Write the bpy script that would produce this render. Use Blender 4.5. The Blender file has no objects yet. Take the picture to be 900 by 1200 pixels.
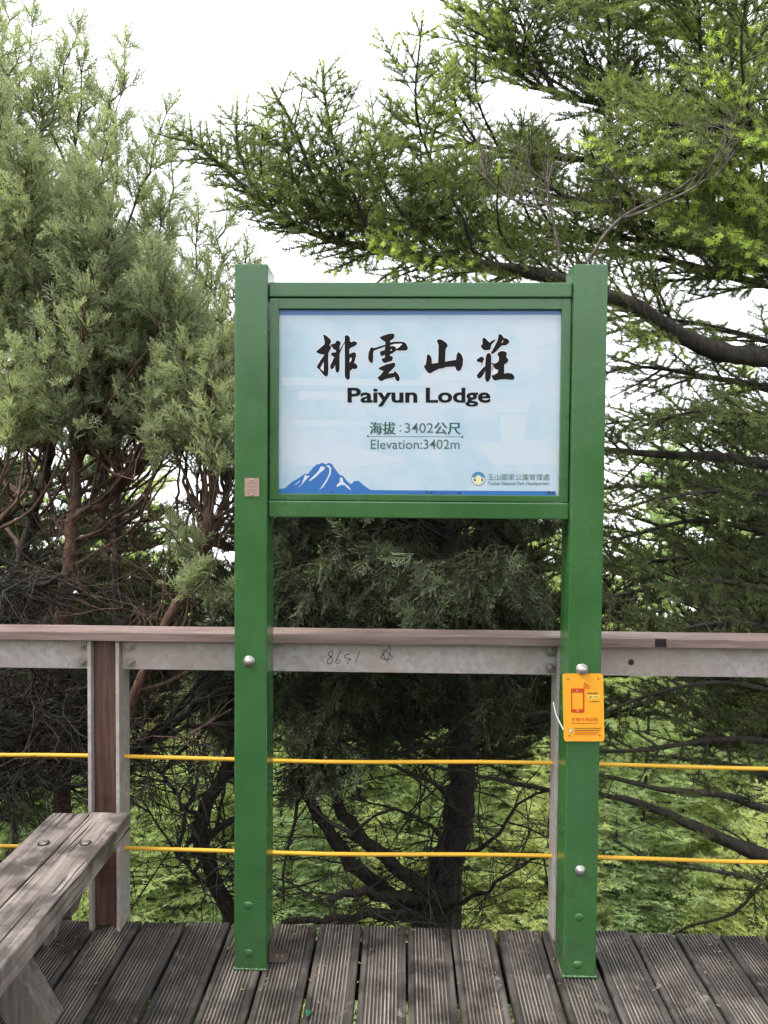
import bpy, bmesh, math, random
import numpy as np
from mathutils import Vector, Matrix, Euler, geometry

R = math.radians
rng = np.random.default_rng(11)
random.seed(11)
scene = bpy.context.scene
COL = scene.collection

# ------------------------------------------------------------------ camera
CAM_H = 1.45
FPX = 900.0                       # focal length in photo pixels (900 x 1200)
cam_d = bpy.data.cameras.new('camera')
cam = bpy.data.objects.new('camera', cam_d)
COL.objects.link(cam)
cam_d.sensor_fit = 'VERTICAL'
cam_d.sensor_height = 24.0
cam_d.lens = 24.0 * FPX / 1200.0
cam_d.clip_start = 0.05
cam_d.clip_end = 3000
YAW, PITCH, ROLL = R(1.35), R(-2.0), R(0.43)
CAM_R = (Matrix.Rotation(YAW, 3, 'Z') @ Matrix.Rotation(R(90) + PITCH, 3, 'X') @ Matrix.Rotation(ROLL, 3, 'Z'))
cam.matrix_world = Matrix.Translation((0, 0, CAM_H)) @ CAM_R.to_4x4()
scene.camera = cam

# ------------------------------------------------------------------ light
SUN_AZ, SUN_EL = R(252), R(54)    # azimuth clockwise from +Y (from the left, a little behind the viewer)
world = bpy.data.worlds.new('World')
scene.world = world
world.use_nodes = True
wn = world.node_tree
for n in list(wn.nodes):
    wn.nodes.remove(n)
w_out = wn.nodes.new('ShaderNodeOutputWorld')
w_bg = wn.nodes.new('ShaderNodeBackground')
w_sky = wn.nodes.new('ShaderNodeTexSky')
w_sky.sky_type = 'NISHITA'
w_sky.sun_disc = False
w_sky.sun_elevation = SUN_EL
w_sky.sun_rotation = SUN_AZ
w_sky.altitude = 3400
w_tc = wn.nodes.new('ShaderNodeTexCoord')
w_map = wn.nodes.new('ShaderNodeMapping')
w_map.inputs['Scale'].default_value = (1, 1, 2.6)
w_noise = wn.nodes.new('ShaderNodeTexNoise')
w_noise.inputs['Scale'].default_value = 2.2
w_noise.inputs['Detail'].default_value = 5
w_ramp = wn.nodes.new('ShaderNodeValToRGB')
w_ramp.color_ramp.elements[0].position = 0.3
w_ramp.color_ramp.elements[0].color = (0.80, 0.80, 0.80, 1)
w_ramp.color_ramp.elements[1].position = 0.62
w_ramp.color_ramp.elements[1].color = (0.97, 0.97, 0.97, 1)
w_mix = wn.nodes.new('ShaderNodeMixRGB')
w_mix.inputs['Color2'].default_value = (8.6, 8.8, 9.1, 1)     # bright thin overcast
wn.links.new(w_tc.outputs['Generated'], w_map.inputs['Vector'])
wn.links.new(w_map.outputs['Vector'], w_noise.inputs['Vector'])
wn.links.new(w_noise.outputs['Fac'], w_ramp.inputs['Fac'])
wn.links.new(w_ramp.outputs['Color'], w_mix.inputs['Fac'])
wn.links.new(w_sky.outputs['Color'], w_mix.inputs['Color1'])
wn.links.new(w_mix.outputs['Color'], w_bg.inputs['Color'])
wn.links.new(w_bg.outputs['Background'], w_out.inputs['Surface'])
w_bg.inputs['Strength'].default_value = 0.13

sun_d = bpy.data.lights.new('sun', 'SUN')
sun = bpy.data.objects.new('sun', sun_d)
COL.objects.link(sun)
sun_d.energy = 2.0
sun_d.angle = R(14)
sun_d.color = (1.0, 0.96, 0.9)
sdir = Vector((math.sin(SUN_AZ) * math.cos(SUN_EL), math.cos(SUN_AZ) * math.cos(SUN_EL), math.sin(SUN_EL)))
sun.rotation_euler = sdir.to_track_quat('Z', 'Y').to_euler()
sun.location = sdir * 30

vs = scene.view_settings
vs.view_transform = 'Standard'
vs.look = 'None'
vs.gamma = 1.0
vs.use_curve_mapping = False
vs.exposure = 1.02
scene.cycles.max_bounces = 6
scene.cycles.diffuse_bounces = 4
scene.cycles.glossy_bounces = 3
scene.cycles.transmission_bounces = 4
scene.cycles.use_denoising = True
scene.cycles.use_adaptive_sampling = True
scene.cycles.adaptive_threshold = 0.035
scene.cycles.caustics_reflective = False
scene.cycles.caustics_refractive = False


# ------------------------------------------------------------------ measuring helper: photo pixel + depth -> place
def at(x, y, Y):
    d = CAM_R @ Vector(((x - 450) / FPX, (600 - y) / FPX, -1))
    t = Y / d.y
    return Vector((d.x * t, Y, CAM_H + d.z * t))


def on_z(x, y, z=0.0):
    d = CAM_R @ Vector(((x - 450) / FPX, (600 - y) / FPX, -1))
    t = (z - CAM_H) / d.z
    return Vector((d.x * t, d.y * t, z))


# ------------------------------------------------------------------ object helpers
def link(name, mesh, mat=None, parent=None):
    o = bpy.data.objects.new(name, mesh)
    COL.objects.link(o)
    if mat is not None and mesh is not None:
        for m in (mat if isinstance(mat, (list, tuple)) else [mat]):
            mesh.materials.append(m)
    if parent is not None:
        o.parent = parent
    return o


def tag(o, label, cat=None, group=None, kind=None):
    if label:
        o['label'] = label
    if cat:
        o['category'] = cat
    if group:
        o['group'] = group
    if kind:
        o['kind'] = kind
    return o


def thing(name, label, cat, group=None):
    return tag(link(name, None), label, cat, group)


def from_bm(name, bm, mat, parent=None, smooth=False):
    me = bpy.data.meshes.new(name)
    bmesh.ops.recalc_face_normals(bm, faces=bm.faces)
    bm.to_mesh(me)
    bm.free()
    if smooth:
        for p in me.polygons:
            p.use_smooth = True
    return link(name, me, mat, parent)


def bm_box(bm, x0, x1, y0, y1, z0, z1, bevel=0.0, seg=2):
    r = bmesh.ops.create_cube(bm, size=1.0)
    vs_ = r['verts']
    for v in vs_:
        v.co = Vector(((x0 + x1) / 2 + v.co.x * (x1 - x0), (y0 + y1) / 2 + v.co.y * (y1 - y0), (z0 + z1) / 2 + v.co.z * (z1 - z0)))
    if bevel > 0:
        es = list({e for v in vs_ for e in v.link_edges})
        bmesh.ops.bevel(bm, geom=es, offset=bevel, segments=seg, affect='EDGES', profile=0.6)
    return vs_


def box(name, x0, x1, y0, y1, z0, z1, mat, parent=None, bevel=0.003):
    bm = bmesh.new()
    bm_box(bm, x0, x1, y0, y1, z0, z1, bevel)
    return from_bm(name, bm, mat, parent)


def worn_box(name, x0, x1, y0, y1, z0, z1, mat, parent=None, bevel=0.006, cuts=10, amp=0.002, axis=1, seed=0):
    """a board whose edges wander a little along its length"""
    bm = bmesh.new()
    bm_box(bm, x0, x1, y0, y1, z0, z1, bevel, 2)
    n = Vector((0, 0, 0)); n[axis] = 1
    lo, hi = [(x0, x1), (y0, y1), (z0, z1)][axis]
    for i in range(1, cuts):
        c = Vector(((x0 + x1) / 2, (y0 + y1) / 2, (z0 + z1) / 2)); c[axis] = lo + (hi - lo) * i / cuts
        bmesh.ops.bisect_plane(bm, geom=bm.verts[:] + bm.edges[:] + bm.faces[:], plane_co=c, plane_no=n)
    r = random.Random(seed)
    for v in bm.verts:
        v.co += Vector((r.uniform(-1, 1), r.uniform(-1, 1) * 0.3, r.uniform(-1, 1))) * amp
    return from_bm(name, bm, mat, parent)


def bm_cyl(bm, c, axis, r, h, seg=16, r2=None, bevel=0):
    m = Vector(axis).to_track_quat('Z', 'Y').to_matrix().to_4x4()
    m.translation = Vector(c)
    g = bmesh.ops.create_cone(bm, cap_ends=True, segments=seg, radius1=r, radius2=r if r2 is None else r2, depth=h, matrix=m)
    return g['verts']


# ------------------------------------------------------------------ materials
class Mat:
    def __init__(s, name):
        s.m = bpy.data.materials.new(name)
        s.m.use_nodes = True
        s.t = s.m.node_tree
        s.b = s.t.nodes['Principled BSDF']
        s.out = s.t.nodes['Material Output']

    def n(s, kind, **kw):
        nd = s.t.nodes.new(kind)
        for k, v in kw.items():
            if k in nd.inputs:
                nd.inputs[k].default_value = v
            else:
                setattr(nd, k, v)
        return nd

    def l(s, a, ao, b, bi):
        s.t.links.new(a.outputs[ao], b.inputs[bi])

    def coords(s, scale=(1, 1, 1), kind='Object', rot=(0, 0, 0)):
        tc = s.n('ShaderNodeTexCoord')
        mp = s.n('ShaderNodeMapping')
        mp.inputs['Scale'].default_value = scale
        mp.inputs['Rotation'].default_value = rot
        s.l(tc, kind, mp, 'Vector')
        return mp

    def noise(s, co, scale, detail=4, rough=0.55, dist=0.0):
        n = s.n('ShaderNodeTexNoise', Scale=scale, Detail=detail, Roughness=rough, Distortion=dist)
        s.l(co, 'Vector', n, 'Vector')
        return n

    def ramp(s, src, out, stops):
        r = s.n('ShaderNodeValToRGB')
        e = r.color_ramp.elements
        while len(e) < len(stops):
            e.new(0.5)
        for el, (p, c) in zip(e, stops):
            el.position = p
            el.color = (c[0], c[1], c[2], 1) if len(c) >= 3 else (c[0],) * 3 + (1,)
        s.l(src, out, r, 'Fac')
        return r

    def mix(s, fac, a, b, mode='MIX'):
        m = s.n('ShaderNodeMixRGB', blend_type=mode)
        for v, i in ((fac, 'Fac'), (a, 'Color1'), (b, 'Color2')):
            if isinstance(v, tuple) and hasattr(v[0], 'outputs'):
                s.l(v[0], v[1], m, i)
            elif isinstance(v, (int, float)):
                m.inputs[i].default_value = v
            else:
                m.inputs[i].default_value = (v[0], v[1], v[2], 1)
        return m

    def bump(s, src, out, strength=0.3, dist=0.002):
        b = s.n('ShaderNodeBump', Strength=strength, Distance=dist)
        s.l(src, out, b, 'Height')
        s.l(b, 'Normal', s.b, 'Normal')
        return b

    def set(s, **kw):
        for k, v in kw.items():
            s.b.inputs[k.replace('_', ' ')].default_value = v
        return s


def flat(name, c, rough=0.5, metal=0.0):
    m = Mat(name)
    m.set(Base_Color=(c[0], c[1], c[2], 1), Roughness=rough, Metallic=metal)
    return m.m


def mat_green():
    m = Mat('green_paint')
    co = m.coords()
    n1 = m.noise(co, 5.5, 5)
    n2 = m.noise(co, 120, 3)
    c = m.ramp(n1, 'Fac', [(0.3, (0.024, 0.102, 0.024)), (0.7, (0.040, 0.138, 0.038))])
    vo = m.n('ShaderNodeTexVoronoi', Scale=38.0)
    m.l(co, 'Vector', vo, 'Vector')
    sp = m.ramp(vo, 'Distance', [(0.0, (1,)), (0.04, (1,)), (0.055, (0,))])
    n3 = m.noise(co, 3.1, 2)
    gate = m.ramp(n3, 'Fac', [(0.55, (0,)), (0.62, (0.7,))])
    mk = m.mix(1.0, (sp, 'Color'), (gate, 'Color'), 'MULTIPLY')
    cc = m.mix((mk, 'Color'), (c, 'Color'), (0.5, 0.52, 0.42))
    st_co = m.coords((40, 40, 1.6))
    sn = m.noise(st_co, 1.0, 5, 0.6)
    sk = m.ramp(sn, 'Fac', [(0.50, (0,)), (0.70, (0.45,))])
    cc = m.mix((sk, 'Color'), (cc, 'Color'), (0.040, 0.085, 0.040))
    sx = m.n('ShaderNodeSeparateXYZ')
    m.l(co, 'Vector', sx, 'Vector')
    lowz = m.n('ShaderNodeMapRange')
    lowz.inputs['From Min'].default_value = 0.42
    lowz.inputs['From Max'].default_value = 0.0
    m.l(sx, 'Z', lowz, 'Value')
    gn = m.noise(co, 13, 7, 0.7, 0.6)
    gr = m.ramp(gn, 'Fac', [(0.46, (0,)), (0.66, (0.8,))])
    gm = m.mix(1.0, (gr, 'Color'), (lowz, 'Result'), 'MULTIPLY')
    cc = m.mix((gm, 'Color'), (cc, 'Color'), (0.045, 0.050, 0.030))
    chn = m.noise(co, 55, 4, 0.7, 1.2)
    ch = m.ramp(chn, 'Fac', [(0.70, (0,)), (0.73, (0.75,))])
    cc = m.mix((ch, 'Color'), (cc, 'Color'), (0.015, 0.040, 0.018))
    m.l(cc, 'Color', m.b, 'Base Color')
    rr = m.ramp(n1, 'Fac', [(0.3, (0.20,)), (0.75, (0.32,))])
    m.l(rr, 'Color', m.b, 'Roughness')
    m.set(Specular_IOR_Level=0.8)
    n4 = m.noise(co, 16, 6, 0.6, 0.8)
    b = m.bump(n4, 'Fac', 0.10, 0.004)
    b2 = m.n('ShaderNodeBump', Strength=0.12, Distance=0.001)
    m.l(n2, 'Fac', b2, 'Height'); m.l(b, 'Normal', b2, 'Normal'); m.l(b2, 'Normal', m.b, 'Normal')
    return m.m


def mat_wood(name, cols, axis=1, scale=1.0, crack=0.5, rough=0.8, stain=None, per_object=True, pale=None):
    """weathered timber, grain along one axis"""
    m = Mat(name)
    sc = [60 * scale] * 3
    sc[axis] = 3.0 * scale
    co = m.coords(tuple(sc))
    co2 = m.coords((1, 1, 1))
    if per_object:
        oi = m.n('ShaderNodeObjectInfo')
        for c in (co, co2):
            ad = m.n('ShaderNodeVectorMath', operation='MULTIPLY_ADD')
            ad.inputs[1].default_value = (37.0, 19.0, 23.0)
            m.l(oi, 'Random', ad, 0)
            m.l(c, 'Vector', ad, 2)
            if c is co:
                co = ad
            else:
                co2 = ad
    g = m.noise(co, 1.0, 7, 0.62, 0.35)
    big = m.noise(co2, 7.0, 5, 0.6)
    base = m.ramp(g, 'Fac', [(0.28, cols[0]), (0.5, cols[1]), (0.72, cols[2])])
    if stain:
        st = m.ramp(big, 'Fac', [(0.44, (0,)), (0.58, (0.85,))])
        base = m.mix((st, 'Color'), (base, 'Color'), stain)
    if pale:
        pn = m.noise(co2, 11.0, 6, 0.7, 0.8)
        pk = m.ramp(pn, 'Fac', [(0.60, (0,)), (0.68, (0.7,))])
        base = m.mix((pk, 'Color'), (base, 'Color'), pale)
    sc2 = [95 * scale] * 3
    sc2[axis] = 2.2 * scale
    co3 = m.coords(tuple(sc2))
    ck = m.noise(co3, 1.0, 3, 0.5, 0.2)
    cr = m.ramp(ck, 'Fac', [(0.30 + 0.06 * (crack > 0.9), (min(crack, 1.0),)), (0.36 + 0.06 * (crack > 0.9), (0,))])
    fin = m.mix((cr, 'Color'), (base, 'Color'), (0.012, 0.010, 0.009))
    if per_object:
        var = m.n('ShaderNodeMapRange')
        var.inputs['To Min'].default_value = 0.78
        var.inputs['To Max'].default_value = 1.18
        m.l(oi, 'Random', var, 'Value')
        fin2 = m.n('ShaderNodeVectorMath', operation='SCALE')
        m.l(fin, 'Color', fin2, 0)
        m.l(var, 'Result', fin2, 'Scale')
        m.l(fin2, 'Vector', m.b, 'Base Color')
    else:
        m.l(fin, 'Color', m.b, 'Base Color')
    rr = m.ramp(big, 'Fac', [(0.36, (rough,)), (0.62, (rough - 0.3,))])
    m.l(rr, 'Color', m.b, 'Roughness')
    hs = m.mix(0.7, (g, 'Fac'), (cr, 'Color'), 'SUBTRACT')
    m.bump(hs, 'Color', 0.6, 0.003)
    return m.m


def mat_galv():
    m = Mat('galvanised_steel')
    co = m.coords()
    vo = m.n('ShaderNodeTexVoronoi', Scale=62.0)
    m.l(co, 'Vector', vo, 'Vector')
    big = m.noise(co, 6, 5, 0.6)
    sp = m.n('ShaderNodeSeparateColor')
    m.l(vo, 'Color', sp, 'Color')
    c = m.ramp(sp, 'Red', [(0.0, (0.36, 0.33, 0.315)), (1.0, (0.50, 0.465, 0.445))])
    st = m.ramp(big, 'Fac', [(0.40, (0,)), (0.66, (0.75,))])
    cc = m.mix((st, 'Color'), (c, 'Color'), (0.40, 0.315, 0.285))
    m.l(cc, 'Color', m.b, 'Base Color')
    m.set(Metallic=0.1, Roughness=0.5)
    fine = m.noise(co, 90, 3)
    m.bump(fine, 'Fac', 0.15, 0.001)
    return m.m


def mat_bark(name, c0, c1, c2, moss=None):
    m = Mat(name)
    co = m.coords((1, 1, 0.35))
    n = m.noise(co, 46, 6, 0.65, 0.6)
    big = m.noise(m.coords(), 4.5, 4)
    c = m.ramp(n, 'Fac', [(0.3, c0), (0.52, c1), (0.72, c2)])
    fin = c
    if moss:
        k = m.ramp(big, 'Fac', [(0.5, (0,)), (0.66, (0.75,))])
        fin = m.mix((k, 'Color'), (c, 'Color'), moss)
    m.l(fin, 'Color', m.b, 'Base Color')
    m.set(Roughness=0.9)
    m.bump(n, 'Fac', 0.8, 0.012)
    return m.m


def mat_leaf(name, stops, trans=0.35, rough=0.5, vary=None):
    """foliage: colour from the shoot's own age/tone attribute, some light passing through"""
    m = Mat(name)
    a = m.n('ShaderNodeAttribute', attribute_name='tone')
    co = m.coords()
    n = m.noise(co, 9, 3)
    ad = m.n('ShaderNodeMath', operation='MULTIPLY_ADD')
    m.l(n, 'Fac', ad, 0)
    ad.inputs[1].default_value = 0.30
    m.l(a, 'Fac', ad, 2)
    sb = m.n('ShaderNodeMath', operation='SUBTRACT')
    m.l(ad, 0, sb, 0)
    sb.inputs[1].default_value = 0.15
    c = m.ramp(sb, 0, stops)
    if vary:                              # every tree has its own cast of green
        oi = m.n('ShaderNodeObjectInfo')
        vr = m.ramp(oi, 'Random', [(0.0, vary[0]), (0.5, (1, 1, 1)), (1.0, vary[1])])
        c = m.mix(1.0, (c, 'Color'), (vr, 'Color'), 'MULTIPLY')
    m.l(c, 'Color', m.b, 'Base Color')
    m.set(Roughness=rough, Specular_IOR_Level=0.35)
    tr = m.n('ShaderNodeBsdfTranslucent')
    br = m.mix(1.0, (c, 'Color'), (1.25, 1.35, 0.75), 'MULTIPLY')
    m.l(br, 'Color', tr, 'Color')
    mx = m.n('ShaderNodeMixShader')
    mx.inputs['Fac'].default_value = trans
    m.l(m.b, 'BSDF', mx, 1)
    m.l(tr, 'BSDF', mx, 2)
    m.l(mx, 'Shader', m.out, 'Surface')
    return m.m


M = {}
M['green'] = mat_green()
M['galv'] = mat_galv()
M['screw'] = flat('screw_head', (0.16, 0.145, 0.13), 0.45, 0.5)
M['bolt'] = flat('bolt_steel', (0.42, 0.40, 0.37), 0.35, 0.8)
M['bench'] = mat_wood('bench_timber', [(0.085, 0.070, 0.061), (0.19, 0.158, 0.138), (0.33, 0.28, 0.248)], 1, 1.0, 1.0, 0.8, (0.045, 0.036, 0.033), pale=(0.27, 0.23, 0.20))
M['bench_x'] = mat_wood('bench_leg_timber', [(0.075, 0.062, 0.054), (0.15, 0.125, 0.108), (0.24, 0.205, 0.18)], 2, 1.0, 0.6)
M['cap'] = mat_wood('handrail_timber', [(0.12, 0.078, 0.066), (0.22, 0.155, 0.135), (0.31, 0.24, 0.215)], 0, 1.0, 0.5, 0.65)
M['post_wood'] = mat_wood('post_timber', [(0.05, 0.026, 0.020), (0.095, 0.05, 0.038), (0.15, 0.085, 0.065)], 2, 1.3, 0.3, 0.6)
M['deck'] = mat_wood('deck_timber', [(0.030, 0.026, 0.024), (0.064, 0.056, 0.050), (0.128, 0.112, 0.100)], 1, 1.0, 0.4, 0.55, (0.026, 0.022, 0.020), pale=(0.24, 0.21, 0.185))
M['ridge'] = mat_wood('deck_worn_ridges', [(0.062, 0.053, 0.046), (0.18, 0.150, 0.124), (0.33, 0.28, 0.232)], 1, 0.8, 0.2, 0.75, (0.060, 0.051, 0.046))
M['cable'] = flat('yellow_sheath', (0.78, 0.43, 0.035), 0.45)
M['ink'] = flat('black_ink', (0.010, 0.008, 0.008), 0.6)
M['ink'].node_tree.nodes['Principled BSDF'].inputs['Specular IOR Level'].default_value = 0.15
M['halo'] = flat('pale_halo_print', (0.70, 0.68, 0.74), 0.35)
M['green_ink'] = flat('dark_green_ink', (0.020, 0.085, 0.062), 0.4)
M['grey_ink'] = flat('grey_green_ink', (0.085, 0.135, 0.135), 0.4)
M['blue_ink'] = flat('blue_print', (0.035, 0.145, 0.42), 0.35)
M['blue_band'] = flat('blue_band_print', (0.10, 0.20, 0.45), 0.35)
M['snow_ink'] = flat('white_print', (0.60, 0.63, 0.70), 0.35)
M['faint'] = flat('faint_white_print', (0.525, 0.60, 0.675), 0.3)
M['faint_blue'] = flat('faint_blue_print', (0.455, 0.565, 0.655), 0.3)
M['yellow'] = flat('yellow_plate', (0.86, 0.38, 0.028), 0.38)
M['red_ink'] = flat('red_print', (0.56, 0.055, 0.010), 0.4)
M['dark_ink'] = flat('dark_print', (0.09, 0.06, 0.02), 0.4)
M['brown_plaque'] = flat('plaque_metal', (0.44, 0.30, 0.25), 0.4, 0.3)
M['pen_hole'] = flat('pen_and_hole_shade', (0.02, 0.018, 0.018), 0.5)  # pen ink, also the painted shade of bolt hole and recesses


def mat_panel():
    m = Mat('printed_panel')
    co = m.coords()
    n = m.noise(co, 6.5, 5, 0.6)
    n2 = m.noise(co, 15, 4, 0.6)
    c = m.ramp(n, 'Fac', [(0.36, (0.42, 0.55, 0.64)), (0.5, (0.50, 0.59, 0.67)), (0.66, (0.555, 0.60, 0.675))])
    c2 = m.ramp(n2, 'Fac', [(0.4, (0.92, 0.97, 1.0)), (0.62, (1.0, 1.0, 1.0))])
    cc = m.mix(1.0, (c, 'Color'), (c2, 'Color'), 'MULTIPLY')
    m.l(cc, 'Color', m.b, 'Base Color')
    m.set(Roughness=0.28)
    return m.m


M['panel'] = mat_panel()

# ------------------------------------------------------------------ foliage and wood builders (numpy)
UP = np.array([0.0, 0.0, 1.0])


def nrm(v):
    v = np.asarray(v, float)
    return v / (np.linalg.norm(v) + 1e-9)


def tri_mesh(name, V, F, tone=None, mat=None, parent=None, smooth=False):
    V = np.asarray(V, np.float32)
    F = np.asarray(F, np.int32)
    k = F.shape[1]
    me = bpy.data.meshes.new(name)
    me.vertices.add(len(V))
    me.vertices.foreach_set('co', V.ravel())
    me.loops.add(F.size)
    me.loops.foreach_set('vertex_index', F.ravel())
    me.polygons.add(len(F))
    me.polygons.foreach_set('loop_start', np.arange(0, F.size, k, dtype=np.int32))
    me.polygons.foreach_set('loop_total', np.full(len(F), k, np.int32))
    if smooth:
        me.polygons.foreach_set('use_smooth', np.ones(len(F), bool))
    me.update(calc_edges=True)
    if tone is not None:
        a = me.attributes.new('tone', 'FLOAT', 'POINT')
        a.data.foreach_set('value', np.asarray(tone, np.float32))
    return link(name, me, mat, parent)


class Wood:
    def __init__(s):
        s.V, s.F, s.n = [], [], 0

    def tube(s, path, r0, r1, sides=5, rough=0.0):
        P = np.asarray(path, float)
        n = len(P)
        if n < 2:
            return
        T = np.gradient(P, axis=0)
        T /= np.linalg.norm(T, axis=1, keepdims=True) + 1e-9
        ref = np.array([0.31, 0.17, 0.93]) if abs(T[0][2]) < 0.85 else np.array([0.93, 0.2, 0.1])
        A = np.cross(T, ref)
        A /= np.linalg.norm(A, axis=1, keepdims=True) + 1e-9
        B = np.cross(T, A)
        rad = np.linspace(r0, r1, n)[:, None] * np.ones((n, sides))
        if rough:
            rad = rad * (1 + rng.normal(0, rough, (n, sides)))
        ang = np.arange(sides) * 2 * math.pi / sides
        V = P[:, None, :] + rad[..., None] * (np.cos(ang)[None, :, None] * A[:, None, :] + np.sin(ang)[None, :, None] * B[:, None, :])
        i = np.arange(n - 1)[:, None] * sides
        j = np.arange(sides)[None, :]
        j2 = (j + 1) % sides
        F = np.stack([i + j, i + j2, i + sides + j2, i + sides + j], -1).reshape(-1, 4) + s.n
        s.V.append(V.reshape(-1, 3))
        s.F.append(F)
        s.n += n * sides

    def build(s, name, mat, parent):
        return tri_mesh(name, np.concatenate(s.V), np.concatenate(s.F), None, mat, parent, True)


class Leaves:
    def __init__(s):
        s.items = {}

    def add(s, key, pos, d, normal, scale, tone):
        s.items.setdefault(key, []).append((pos, d, normal, scale, tone))

    def count(s):
        return sum(len(PROTO[k][1]) * len(v) for k, v in s.items.items())

    def build(s, name, mat, parent):
        VV, FF, TT, off = [], [], [], 0
        for key, lst in s.items.items():
            pv, pf, pt = PROTO[key]
            pos = np.array([a[0] for a in lst]); d = np.array([a[1] for a in lst]); nn = np.array([a[2] for a in lst])
            sc = np.array([a[3] for a in lst]); to = np.array([a[4] for a in lst])
            d /= np.linalg.norm(d, axis=1, keepdims=True) + 1e-9
            sx = np.cross(d, nn); sx /= np.linalg.norm(sx, axis=1, keepdims=True) + 1e-9
            ny = np.cross(sx, d) * -1.0
            Mx = np.stack([sx, -ny, d], 1) * sc[:, None, None]      # rows: side, normal, axis
            V = np.einsum('nk,mkj->mnj', pv, Mx) + pos[:, None, :]
            m = len(lst)
            F = pf[None] + (np.arange(m) * len(pv))[:, None, None] + off
            VV.append(V.reshape(-1, 3)); FF.append(F.reshape(-1, 3))
            TT.append((to[:, None] + pt[None, :]).ravel())
            off += m * len(pv)
        return tri_mesh(name, np.concatenate(VV), np.concatenate(FF), np.concatenate(TT), mat, parent)


PROTO = {}


def proto_needles(key, n, seg, ln, w, spread, seed, fwd=0.6, curl=0.15, grad=0.0):
    r = np.random.default_rng(seed)
    V, F, T = [], [], []
    for i in range(n):
        z = seg * (i + r.uniform(0, 1)) / n
        a = r.uniform(-spread, spread)
        out = np.array([math.sin(a), math.cos(a), 0.0])
        dz = np.array([0, 0, 1.0])
        d = nrm(out * (1 - fwd * 0.6) + dz * fwd + np.array([0, curl, 0]))
        L = ln * r.uniform(0.75, 1.15)
        side = nrm(np.cross(d, out) + r.normal(0, 0.35, 3))
        p = np.array([0, 0, z]) + out * 0.0015
        k = len(V)
        V += [p - side * w * 0.5, p + side * w * 0.5, p + d * L + side * w * 0.22]
        F.append((k, k + 1, k + 2))
        tt = r.uniform(-0.06, 0.06)
        T += [tt - grad, tt - grad, tt + 0.05 + grad]
    PROTO[key] = (np.array(V), np.array(F), np.array(T))


for q in range(4):
    proto_needles('fir%d' % q, 27, 0.046, 0.0172, 0.0050, 2.3, 40 + q, 0.42, 0.12)
    proto_needles('firtip%d' % q, 26, 0.036, 0.0165, 0.0052, 2.7, 60 + q, 0.60, 0.05)
    proto_needles('firlow%d' % q, 16, 0.060, 0.030, 0.0090, 2.0, 80 + q, 0.5, 0.15, 0.2)


def proto_spray(key, seed, L=0.105, nside=10, sub=4, w=0.0060, flatness=0.35, droop=0.0, ang=0.62):
    """scale-leaved juniper spray: an axis, alternate side twigs, each feathered with short cords"""
    r = np.random.default_rng(seed)
    V, F, T = [], [], []

    def cord(p, d, l, ww, tone):
        d = nrm(d)
        s_ = nrm(np.cross(d, r.normal(0, 1, 3)))
        k = len(V)
        V.extend([p + s_ * ww * 0.5, p - s_ * ww * 0.5, p + d * l])
        F.append((k, k + 1, k + 2))
        T.extend([tone - 0.04, tone - 0.04, tone + 0.10])

    bend = r.normal(0, 0.12, 2)
    axis = lambda t: np.array([bend[0] * L * t * t, bend[1] * L * t * t - droop * L * t * t, L * t])
    for i in range(nside):
        t = (i + 0.5 + r.uniform(-.3, .3)) / nside
        p = axis(t)
        cord(p, axis(min(t + 0.12, 1.05)) - p + r.normal(0, 0.002, 3), L * 0.16, w * 1.1, -0.05)
        side = 1 if i % 2 else -1
        phi = r.normal(0, flatness * 1.6)
        lat = np.array([side * math.cos(phi), math.sin(phi), 0])
        a = ang * r.uniform(0.75, 1.25)
        d = nrm(lat * math.sin(a) + np.array([0, -droop, 1]) * math.cos(a))
        l = L * (0.48 * (1 - t) ** 0.8 + 0.13) * r.uniform(0.8, 1.2)
        ns = max(2, int(sub * (0.5 + l / L * 1.6)))
        for j in range(ns):
            u = (j + 0.6) / ns
            q = p + d * l * u
            s2 = 1 if j % 2 else -1
            e = nrm(np.cross(d, np.array([0, 1, 0])))
            dd = nrm(d * 0.85 + s2 * e * 0.55 + r.normal(0, 0.25, 3))
            cord(q, dd, l * (0.42 * (1 - u) + 0.16) + 0.006, w, 0.10 * u + r.uniform(-.05, .05))
        cord(p, d, l * 1.05, w, 0.0)
    cord(axis(0.9), axis(1.05) - axis(0.9), L * 0.2, w, 0.1)
    PROTO[key] = (np.array(V), np.array(F), np.array(T))


for q in range(5):
    proto_spray('jun%d' % q, 100 + q)
    proto_spray('dro%d' % q, 130 + q, L=0.15, nside=11, sub=3, w=0.0085, flatness=0.18, droop=0.35, ang=0.75)


def catmull(P, step):
    P = [np.asarray(p, float) for p in P]
    P = [2 * P[0] - P[1]] + P + [2 * P[-1] - P[-2]]
    out = []
    for i in range(1, len(P) - 2):
        n = max(2, int(np.linalg.norm(P[i + 1] - P[i]) / step))
        for k in range(n):
            t = k / n
            a, b, c, d = P[i - 1:i + 3]
            out.append(0.5 * ((2 * b) + (c - a) * t + (2 * a - 5 * b + 4 * c - d) * t * t + (3 * b - a - 3 * c + d) * t ** 3))
    out.append(P[-2])
    return np.array(out)


def wander(p, d, length, n, jit=0.12, lift=0.0):
    p = np.asarray(p, float); d = nrm(d)
    out = [p.copy()]
    st = length / n
    for i in range(n):
        d = nrm(d + rng.normal(0, jit, 3) + UP * lift)
        p = p + d * st
        out.append(p.copy())
    return np.array(out)


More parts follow.
